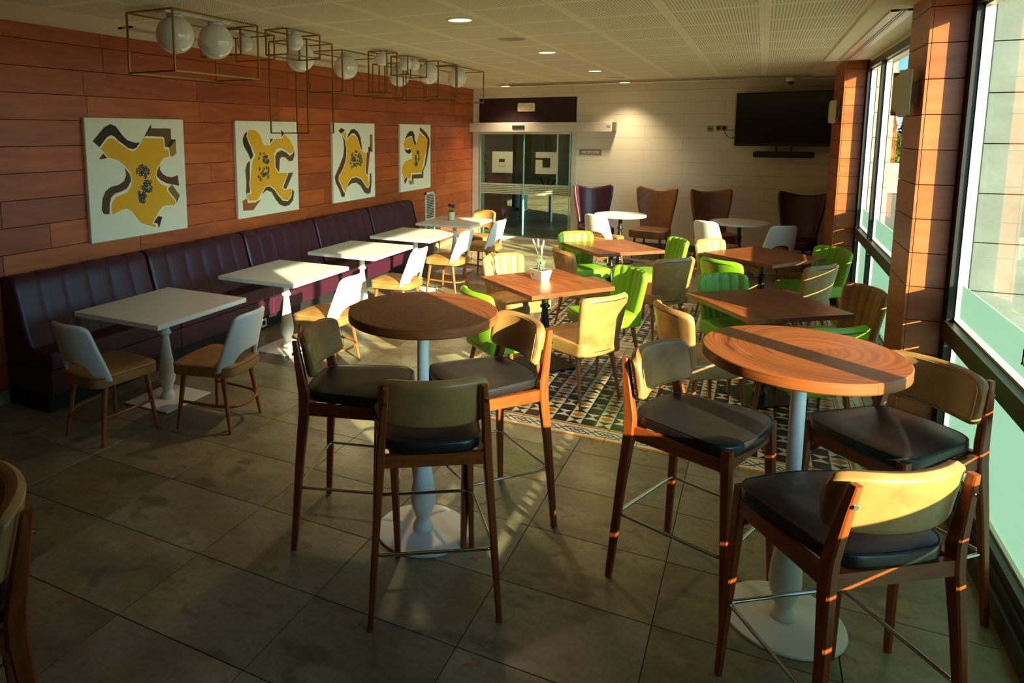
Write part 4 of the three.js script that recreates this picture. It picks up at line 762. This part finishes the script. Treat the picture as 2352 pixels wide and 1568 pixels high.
// ---- downlights, loudspeakers, vents and other ceiling fittings
{
  const rim = std({ name: 'white rim', color: C(222, 214, 194), roughness: 0.5 }), off = phys({ name: 'unlit diffuser', color: C(228, 222, 204), roughness: 0.4 });
  const glow = std({ name: 'lit diffuser', color: C(240, 230, 210), emissive: new THREE.Color().setRGB(1, 0.78, 0.48), emissiveIntensity: 3, roughness: 0.5 });
  const make = (label, x, z, lit, group) => {
    const t = thing('ceiling_downlight', label, 'downlight', x, H, z, 0, 1, group);
    part('rim', lathe([[0.082, -0.001], [0.082, -0.007], [0.10, -0.006], [0.104, 0.0]], 40), rim, t);
    part('diffuser', lathe([[0, -0.0035], [0.082, -0.003]], 32), lit ? glow : off, t);
    if (lit) { const L = new THREE.SpotLight(new THREE.Color().setRGB(1, 0.78, 0.48), 7, 0, 0.95, 0.9); L.name = 'downlight'; L.position.set(x, H - 0.02, z); L.target.position.set(x, 0, z); L.shadow.radius = 4; L.castShadow = true; scene.add(L, L.target); }
  };
  make('lit round ceiling downlight nearest the viewer', 0.94, -0.55, true, 'lit downlights'); make('second lit round ceiling downlight, past the first loudspeaker', 0.93, -2.74, true, 'lit downlights'); make('third lit round ceiling downlight', 0.90, -5.03, true, 'lit downlights'); make('lit round ceiling downlight nearest the end wall', 0.87, -7.32, true, 'lit downlights');
  make('faint round ceiling downlight above the glass door', -1.12, -7.28, true, 'lit downlights');
  make('unlit round ceiling downlight at the top edge of the picture', 2.73, -0.64, false, 'unlit downlights'); make('unlit round ceiling downlight halfway along the window side', 2.72, -2.84, false, 'unlit downlights'); make('second farthest unlit round ceiling downlight on the window side', 2.71, -5.22, false, 'unlit downlights'); make('farthest unlit round ceiling downlight, in front of the television', 2.70, -7.3, false, 'unlit downlights'); make('unlit round ceiling downlight half hidden behind the brass cages', -1.09, -0.63, false, 'unlit downlights');
  for (const [z, label] of [[-1.63, 'round grey ceiling loudspeaker between the first two lit downlights'], [-6.2, 'round grey ceiling loudspeaker near the end wall']]) {
    const t = thing('ceiling_speaker', label, 'loudspeaker', 0.95, H, z, 0, 1, 'ceiling loudspeakers');
    part('rim', lathe([[0.115, -0.002], [0.116, -0.008], [0.126, -0.007], [0.13, 0]], 40), rim, t); part('grille', lathe([[0, -0.007], [0.09, -0.006], [0.115, -0.004]], 32), std({ name: 'speaker mesh', color: C(150, 146, 130), roughness: 0.6, metalness: 0.3 }), t);
  }
  const vent = (label, x0, x1, z0, z1, y) => {
    const t = thing('air_vent', label, 'vent', (x0 + x1) / 2, y, (z0 + z1) / 2, 0, 1, 'linear air vents'), X = (x1 - x0) / 2, Z = (z1 - z0) / 2;
    part('backing', box(-X + 0.02, X - 0.02, -0.003, 0.0, -Z + 0.02, Z - 0.02), M.rubber, t);
    for (const s of [-1, 1]) { part('frame', box(s * X - (s > 0 ? 0.045 : 0), s * X + (s < 0 ? 0.045 : 0), -0.012, 0.0, -Z, Z), M.alu, t); part('frame', box(-X, X, -0.012, 0, s * Z - (s > 0 ? 0.012 : 0), s * Z + (s < 0 ? 0.012 : 0)), M.alu, t); }
    for (let k = -1; k <= 1; k++) part('slat', box(k * 0.017 - 0.004, k * 0.017 + 0.004, -0.011, -0.002, -Z + 0.012, Z - 0.012), M.alu, t);
  };
  vent('long slotted air vent in the soffit along the far window', 3.565, 3.70, -4.62, -1.30, H - 0.02); vent('slotted air vent near the wood wall, behind the biggest cage lamp', -1.49, -1.345, -0.75, 0.28, H); vent('slotted air vent near the wood wall, behind the last cage lamps', -1.49, -1.345, -3.15, -2.1, H);
  const cam = thing('security_camera', 'small dome camera on the ceiling in front of the television', 'camera', 3.2, H, -7.35);
  part('base', lathe([[0, 0], [0.062, 0], [0.062, -0.05], [0.05, -0.06], [0, -0.06]], 32), M.white, cam); part('dome', lathe([[0.046, -0.058], [0.043, -0.078], [0.03, -0.096], [0.012, -0.105], [0, -0.106]], 28), M.blackMetal, cam);
  const sp = thing('sprinkler_head', 'small white sprinkler hanging from the ceiling by the last cage lamp', 'sprinkler', -0.62, H, -5.9);
  part('rose', lathe([[0, 0], [0.035, 0], [0.03, -0.008], [0.012, -0.014], [0, -0.014]], 24), M.white, sp); part('stem', rod(V(0, -0.012, 0), V(0.01, -0.06, 0), 0.008, 0.006), M.white, sp); part('deflector', rod(V(0.005, -0.062, 0), V(0.03, -0.07, 0.01), 0.012, 0.016), M.white, sp);
}
// ---- wall lamps on the columns
function sconce(label, x, z) {
  const t = thing('wall_lamp', label, 'lamp', x, 2.16, z, -1, 0, 'folded metal wall lamps'), m = phys({ name: 'champagne metal', color: C(186, 168, 128), metalness: 0.3, roughness: 0.4 });
  part('mount', box(-0.05, 0.05, -0.06, 0.06, 0, 0.035), m, t);
  const w = 0.10, plate = new THREE.Shape([[-w, -0.13], [w, -0.13], [w, 0.13], [-w, 0.13]].map(([a, b]) => new THREE.Vector2(a, b)));
  part('front_plate', rbox(-w, w, -0.09, 0.09, 0.095, 0.103, 0.002), m, t);
  for (const s of [-1, 1]) { const g = rbox(-w, w, -0.03, 0.03, -0.004, 0.004, 0.002); g.rotateX(s * -0.75); g.translate(0, s * 0.112, 0.078); part('flap', g, m, t); const h = rbox(-0.035, 0.035, -0.125, 0.125, -0.004, 0.004, 0.002); h.rotateY(s * 0.9); h.translate(s * (w + 0.02), 0, 0.075); part('side_flap', h, m, t); }
  part('bulb_box', box(-0.05, 0.05, -0.07, 0.07, 0.03, 0.06), M.white, t);
}
sconce('folded metal wall lamp on the near wood column', 3.665, -0.86); sconce('folded metal wall lamp on the far wood column', 3.645, -5.05);

// ---- end wall: television, sound bar, sockets, sign, emergency light
{
  const tv = thing('television', 'large black television turned slightly on its wall bracket', 'television', 3.16, 2.125, -7.50, -0.22, 0.975);
  part('casing', rbox(-0.68, 0.68, -0.40, 0.40, -0.035, 0.03, 0.008), M.rubber, tv);
  const s = new THREE.PlaneGeometry(1.32, 0.735); s.translate(0, 0.012, 0.0308); part('screen', s, phys({ name: 'dark screen', color: C(9, 8, 8), roughness: 0.18 }), tv);
  part('bracket', merge([box(-0.06, 0.06, -0.15, 0.15, -0.07, -0.03), box(-0.03, 0.03, -0.04, 0.04, -0.17, -0.06)]), M.blackMetal, tv);
  const sb = thing('sound_bar', 'slim black sound bar hanging below the television', 'sound bar', 3.17, 1.60, -7.56, -0.1, 1);
  const e = new THREE.Shape(); e.moveTo(-0.40, -0.03); e.lineTo(-0.40, 0.03); e.lineTo(-0.37, 0.042); e.lineTo(0.37, 0.042); e.lineTo(0.40, 0.03); e.lineTo(0.40, -0.03); e.lineTo(0.37, -0.042); e.lineTo(-0.37, -0.042); e.closePath();
  const eg = new THREE.ExtrudeGeometry(e, { depth: 0.08, bevelSize: 0.004, bevelThickness: 0.004, bevelSegments: 2 }); eg.translate(0, 0, -0.04); part('cabinet', eg, M.rubber, sb);
  for (const x of [-0.1, 0.1]) part('hanger', box(x - 0.012, x + 0.012, 0.04, 0.13, -0.02, -0.012), M.blackMetal, sb);
  part('wall_arm', box(-0.02, 0.02, -0.02, 0.02, -0.188, -0.04), M.blackMetal, sb);
  const plateM = std({ name: 'grey socket plate', color: C(150, 142, 126), roughness: 0.5 });
  const data = thing('data_socket', 'small square data socket left of the power sockets by the television', 'socket', 2.135, 1.985, ZB); part('plate', rbox(-0.045, 0.045, -0.045, 0.045, 0, 0.012, 0.003), plateM, data); for (const x of [-0.018, 0.018]) part('port', box(x - 0.01, x + 0.01, -0.012, 0.012, 0.011, 0.0135), M.rubber, data);
  const pw = thing('power_socket', 'double power socket with black plugs beside the television', 'socket', 2.295, 1.998, ZB); part('plate', rbox(-0.078, 0.078, -0.043, 0.043, 0, 0.012, 0.003), plateM, pw);
  for (const x of [-0.038, 0.038]) { const g = new THREE.CylinderGeometry(0.024, 0.027, 0.03, 20); g.rotateX(Math.PI / 2); g.translate(x, 0, 0.024); part('plug', g, M.rubber, pw); }
  const c1 = thing('cable', 'black cable running level from the power socket to the television', 'cable'); part('wire', tube([V(2.33, 1.985, ZB + 0.045), V(2.37, 1.965, ZB + 0.06), V(2.46, 1.966, ZB + 0.08), V(2.56, 1.995, -7.62)], 0.0045, 30, 6), M.rubber, c1);
  const c2 = thing('cable', 'black cable sagging below the power socket to the television', 'cable'); part('wire', tube([V(2.335, 1.975, ZB + 0.045), V(2.37, 1.90, ZB + 0.04), V(2.42, 1.85, ZB + 0.04), V(2.50, 1.84, ZB + 0.07), V(2.58, 1.80, -7.62)], 0.0045, 30, 6), M.rubber, c2);
  const sg = thing('reception_sign', 'grey sign with the word RECEPCION beside the glass door', 'sign', 0.2625, 1.60, ZB);
  part('plate', rbox(-0.187, 0.187, -0.046, 0.046, 0.001, 0.009, 0.002), std({ name: 'grey plate', color: C(128, 116, 100), roughness: 0.45 }), sg); part('border', merge([box(-0.196, 0.196, 0.046, 0.054, 0.001, 0.007), box(-0.196, 0.196, -0.054, -0.046, 0.001, 0.007), box(-0.196, -0.187, -0.046, 0.046, 0.001, 0.007), box(0.187, 0.196, -0.046, 0.046, 0.001, 0.007)]), M.alu, sg);
  const font = await new FontLoader().loadAsync('fonts/droid/droid_sans_bold.typeface.json');
  const tg = new TextGeometry('RECEPCION', { font, size: 0.04, depth: 0.003, curveSegments: 4 }); tg.computeBoundingBox(); const w = tg.boundingBox.max.x; tg.scale(0.29 / w, 1, 1); tg.translate(-0.145, -0.02, 0.009); part('lettering', tg, M.white, sg);
  const em = thing('emergency_light', 'white emergency light on the dark panel above the door', 'emergency light', -0.877, 2.372, ZB + 0.012);
  part('housing', rbox(-0.158, 0.158, -0.074, 0.074, 0, 0.05, 0.022, 3), M.white, em); part('lens', rbox(-0.128, 0.128, -0.05, 0.05, 0.045, 0.058, 0.006), phys({ name: 'lens', color: C(214, 204, 176), roughness: 0.25 }), em);
  for (const x of [-0.05, 0.045]) part('indicator', new THREE.SphereGeometry(0.006, 10, 8).translate(x, -0.015, 0.058), std({ name: 'amber indicator', color: '#ffb040', emissive: '#ff9a20', emissiveIntensity: 1.2 }), em);
  // mirrored end of the lettering on the near window's film
  const serif = await new FontLoader().loadAsync('fonts/droid/droid_serif_regular.typeface.json');
  const lt = new TextGeometry('ia', { font: serif, size: 0.10, depth: 0.001, curveSegments: 5 }); lt.scale(-1, 1, 1); { const p = lt.index; } lt.rotateY(-Math.PI / 2); lt.translate(XG - 0.006, 0.985, 0.54); part('lettering', lt, std({ name: 'white lettering', color: C(236, 238, 232), roughness: 0.6 }), win2);
  // wall grille
  const gr = thing('wall_grille', 'upright slatted air grille at the end of the wood wall', 'grille', XL, 0.55, -5.92, 1, 0);
  part('backing', box(-0.17, 0.17, -0.42, 0.42, 0.001, 0.004), M.rubber, gr); for (const g of [box(-0.18, -0.145, -0.43, 0.43, 0.001, 0.016), box(0.145, 0.18, -0.43, 0.43, 0.001, 0.016), box(-0.18, 0.18, 0.395, 0.43, 0.001, 0.016), box(-0.18, 0.18, -0.43, -0.395, 0.001, 0.016), box(-0.145, 0.145, -0.012, 0.012, 0.001, 0.016)]) part('frame', g, M.alu, gr);
  for (let k = 0; k < 30; k++) { const y = -0.38 + k * 0.0262; if (Math.abs(y) < 0.02) continue; const g = box(-0.145, 0.145, -0.006, 0.006, -0.001, 0.001); g.rotateX(0.5); g.translate(0, y, 0.008); part('slat', g, M.alu, gr); }
}
// ---- plants on the tables
{
  const leafM = phys({ name: 'sage leaf', color: C(120, 150, 112), roughness: 0.8, transmission: 0.2, thickness: 0 }), stemM = std({ name: 'pale stem', color: C(168, 182, 138), roughness: 0.8 }), lav = std({ name: 'lavender bloom', color: C(196, 178, 206), roughness: 0.9 });
  const pot = thing('lavender_planter', 'white wooden planter with artificial lavender on the brown table', 'planter', 1.275, 0.71, -1.50, -0.55, 0.83);
  const tz = (w0, d0, w1, d1, h) => { const g = box(-0.5, 0.5, 0, 1, -0.5, 0.5), p = g.attributes.position; for (let i = 0; i < p.count; i++) { const t = p.getY(i); p.setXYZ(i, p.getX(i) * lerp(w0, w1, t), t * h, p.getZ(i) * lerp(d0, d1, t)); } g.computeVertexNormals(); return g; };
  const label = canvasTex(256, 128, (g) => { g.fillStyle = '#e6e2d6'; g.fillRect(0, 0, 256, 128); g.fillStyle = '#6f7a66'; g.font = 'italic 34px serif'; g.fillText('Plants', 104, 92); g.fillStyle = '#7f978c'; g.beginPath(); g.moveTo(56, 104); g.bezierCurveTo(8, 70, 24, 24, 56, 46); g.bezierCurveTo(88, 24, 104, 70, 56, 104); g.fill(); });
  const body = part('box', tz(0.125, 0.085, 0.165, 0.115, 0.088), std({ name: 'whitewashed wood', color: C(226, 222, 210), roughness: 0.8 }), pot);
  const lb = new THREE.PlaneGeometry(0.125, 0.062); lb.rotateX(0.168); lb.translate(0, 0.045, 0.0515); part('print', lb, std({ name: 'printed front', map: label, roughness: 0.8 }), body);
  part('soil', box(-0.07, 0.07, 0.07, 0.089, -0.048, 0.048), std({ name: 'brown moss', color: '#4a3a22', roughness: 1 }), pot);
  const r = rng(8);
  for (const [x, z, bx, bz, h] of [[-0.01, 0, -0.07, 0.0, 0.25], [-0.005, 0.01, -0.05, -0.03, 0.255], [0.01, 0, 0.03, 0.01, 0.26], [0.0, -0.01, 0.0, 0.0, 0.185], [0.02, 0.01, 0.03, 0.02, 0.185]]) {
    const a = V(x, 0.085, z), b = V(x + bx * 0.3, 0.085 + h * 0.45, z + bz * 0.3), c = V(x + bx, 0.085 + h * 0.8, z + bz), st = part('stem', tube([a, b, c], 0.0022, 16, 5), stemM, pot);
    const d = c.clone().sub(b).normalize(), fl = []; for (let k = 0; k < 9; k++) for (let q = 0; q < 4; q++) { const s = new THREE.IcosahedronGeometry(0.0048 * (1 - Math.abs(k - 3) / 10), 0); const an = q * 1.57 + k * 0.7; s.translate(c.x + d.x * k * 0.006 + 0.0045 * Math.cos(an), c.y + d.y * k * 0.006, c.z + d.z * k * 0.006 + 0.0045 * Math.sin(an)); fl.push(s); } part('bloom', merge(fl), lav, st);
  }
  const leaves = []; for (let k = 0; k < 60; k++) { const g = new THREE.ConeGeometry(0.0035, 0.05 + 0.05 * r(), 4); g.translate(0, 0.03, 0); g.rotateZ((r() - 0.5) * 1.5); g.rotateY(r() * 6.28); g.translate(0.04 * (r() - 0.5) + 0.005, 0.085 + 0.05 * r(), 0.04 * (r() - 0.5)); leaves.push(g); } const fo = part('foliage', merge(leaves), leafM, pot); fo.userData.kind = 'stuff';
  const pan = thing('flower_pot', 'small clay pot of dark violet pansies on the last white table', 'flower pot', -0.98, 0.71, -4.72);
  part('pot', lathe([[0, 0], [0.04, 0], [0.044, 0.01], [0.05, 0.10], [0.054, 0.102], [0.054, 0.118], [0.047, 0.118], [0.046, 0.1], [0, 0.1]], 32), std({ name: 'pale clay', color: C(206, 190, 160), roughness: 0.8 }), pan);
  const gm = phys({ name: 'pansy leaf', color: C(96, 146, 34), roughness: 0.6, transmission: 0.2, thickness: 0 }), vm = std({ name: 'violet petal', color: C(40, 22, 70), roughness: 0.7 });
  for (let k = 0; k < 16; k++) { const g = new THREE.SphereGeometry(0.022, 10, 6); g.scale(1, 0.18, 0.6); g.rotateZ(0.3 + 0.5 * r()); g.translate(0.022, 0, 0); g.rotateY(k * 2.4); g.translate(0, 0.115 + 0.035 * r(), 0); part('leaf', g, gm, pan); }
  for (const [x, z, h] of [[-0.02, 0.01, 0.21], [0.025, 0, 0.20]]) { const s = part('stem', tube([V(0, 0.1, 0), V(x * 0.6, 0.15, z), V(x, h, z)], 0.0018, 10, 5), gm, pan); const pt = []; for (let q = 0; q < 5; q++) { const g = new THREE.SphereGeometry(0.014, 10, 8); g.scale(1, 1, 0.3); g.translate(0.013 * Math.cos(q * 1.257 + 0.3), 0.014 * Math.sin(q * 1.257 + 0.3), 0); g.rotateY(0.5); g.translate(x, h, z); pt.push(g); } part('bloom', merge(pt), vm, s); }
  { const s = part('stem', tube([V(0, 0.1, 0), V(0.05, 0.13, 0.01), V(0.075, 0.145, 0.012)], 0.0014, 10, 5), gm, pan); part('bud', new THREE.SphereGeometry(0.009, 8, 6).translate(0.078, 0.147, 0.012), std({ name: 'yellow bud', color: C(214, 180, 40), roughness: 0.7 }), s); }
}
// ---- reception hall behind the glass
{
  const col = thing('hall_pillar', 'round blue grey pillar with a metal foot, seen through the glass door', 'pillar', -2.42, 0, -12.1); part('shaft', lathe([[0.19, 0.10], [0.19, 2.8]], 40), phys({ name: 'blue grey paint', color: C(96, 118, 128), roughness: 0.4 }), col); part('foot', lathe([[0.2, 0], [0.2, 0.1], [0.19, 0.1]], 40), M.chrome, col);
  const desk = thing('reception_desk', 'wooden reception desk behind the glass door', 'desk', -2.6, 0, -9.6, 0.5, 0.86); part('front', rbox(-0.7, 0.7, 0, 1.0, -0.03, 0.03, 0.004), M.plank[1], desk); part('worktop', rbox(-0.75, 0.75, 1.0, 1.04, -0.5, 0.08, 0.006), M.tableWood, desk); for (const s of [-1, 1]) part('side', box(s * 0.68 - 0.02, s * 0.68 + 0.02, 0, 1.0, -0.5, -0.03), M.plank[1], desk);
  const pl = thing('potted_plant', 'leafy plant in a dark pot, seen through the left door leaf', 'plant', -2.15, 0, -8.75), r = rng(12), lm = phys({ name: 'dark leaf', color: C(52, 74, 26), roughness: 0.5, transmission: 0.2, thickness: 0 });
  part('pot', lathe([[0, 0], [0.15, 0], [0.19, 0.36], [0.17, 0.36], [0.16, 0.32], [0, 0.32]], 28), M.rubber, pl); part('trunk', rod(V(0, 0.3, 0), V(0.02, 1.1, 0), 0.02, 0.012), M.legWood, pl);
  for (let k = 0; k < 70; k++) { const g = new THREE.SphereGeometry(0.07, 8, 5); g.scale(1, 0.08, 0.42); g.translate(0.07, 0, 0); g.rotateZ((r() - 0.4) * 1.4); g.rotateY(r() * 6.28); g.translate(0.22 * (r() - 0.5), 0.85 + 0.65 * r(), 0.22 * (r() - 0.5)); part('leaf', g, lm, pl); }
  const art = canvasTex(256, 384, (g) => { g.fillStyle = '#b9b49a'; g.fillRect(0, 0, 256, 384); g.strokeStyle = '#4a4636'; g.lineWidth = 12; for (let k = 0; k < 4; k++) { g.beginPath(); g.moveTo(30 + 60 * k, 20); g.bezierCurveTo(120 - 40 * k, 140, 10 + 70 * k, 240, 60 + 45 * k, 370); g.stroke(); } });
  const hp = thing('hall_panel', 'tall pale panel with dark wavy lines in the hall behind the door', 'panel', -1.55, 0, -10.6, -0.35, 0.93); part('board', rbox(-0.55, 0.55, 0.7, 2.5, -0.03, 0.03, 0.004), std({ name: 'hall board', map: art, roughness: 0.6 }), hp); for (const s of [-1, 1]) part('foot', box(s * 0.4 - 0.03, s * 0.4 + 0.03, 0, 0.7, -0.03, 0.03), M.alu, hp);
}
// ---- outdoors: hedge, trees, low wall, far building
{
  const r = rng(21), hedgeM = phys({ name: 'hedge leaf', color: C(134, 142, 40), roughness: 0.7, transmission: 0.25, thickness: 0 }), treeM = phys({ name: 'conifer leaf', color: C(34, 52, 24), roughness: 0.7, transmission: 0.15, thickness: 0 });
  const blob = (n, fx, fy, fz, size, mat, parent, name) => { const g = new THREE.PlaneGeometry(size, size * 0.5), im = new THREE.InstancedMesh(g, mat, n), o = new THREE.Object3D(); mat.side = THREE.DoubleSide; for (let i = 0; i < n; i++) { o.position.set(fx(), fy(), fz()); o.rotation.set(r() * 6.28, r() * 6.28, r() * 6.28); o.scale.setScalar(0.6 + r()); o.updateMatrix(); im.setMatrixAt(i, o.matrix); } im.name = name; im.userData.kind = 'stuff'; parent.add(im); };
  const hd = thing('hedge', 'sunlit yellow green hedge outside the far window', 'hedge', 7.4, 0, -26); part('body', rbox(-2.4, 2.4, 0, 1.7, -0.6, 0.6, 0.3, 3), std({ name: 'hedge core', color: C(70, 78, 26), roughness: 1 }), hd); blob(9000, () => (r() - 0.5) * 5, () => 0.1 + 1.75 * r(), () => (r() - 0.5) * 1.5, 0.11, hedgeM, hd, 'leaves');
  for (const [x, z, h, label] of [[6.6, -30, 6.0, 'dark conifer outside, behind the hedge'], [9.2, -31, 5.2, 'smaller dark conifer outside, farther from the building']]) { const t = thing('conifer', label, 'tree', x, 0, z, 0, 1, 'conifers outside'); part('trunk', rod(V(0, 0, 0), V(0, h, 0), 0.14, 0.03), M.legWood, t); blob(9000, () => 0, () => 0, () => 0, 0.2, treeM, t, 'foliage'); const im = t.children[1], o = new THREE.Object3D(); for (let i = 0; i < 9000; i++) { const v = r(), a = r() * 6.28, q = Math.sqrt(r()) * 1.5 * (1.05 - v); o.position.set(q * Math.cos(a), 0.5 + v * h, q * Math.sin(a)); o.rotation.set(r() * 6, r() * 6, r() * 6); o.scale.setScalar(0.7 + r()); o.updateMatrix(); im.setMatrixAt(i, o.matrix); } }
  const lw = thing('garden_wall', 'low pale wall outside in front of the hedge', 'wall', 7.2, 0, -22); part('wall', box(-2.6, 4, 0, 0.95, -0.15, 0.15), M.stoneExt, lw);
}

renderer.render(scene, camera);
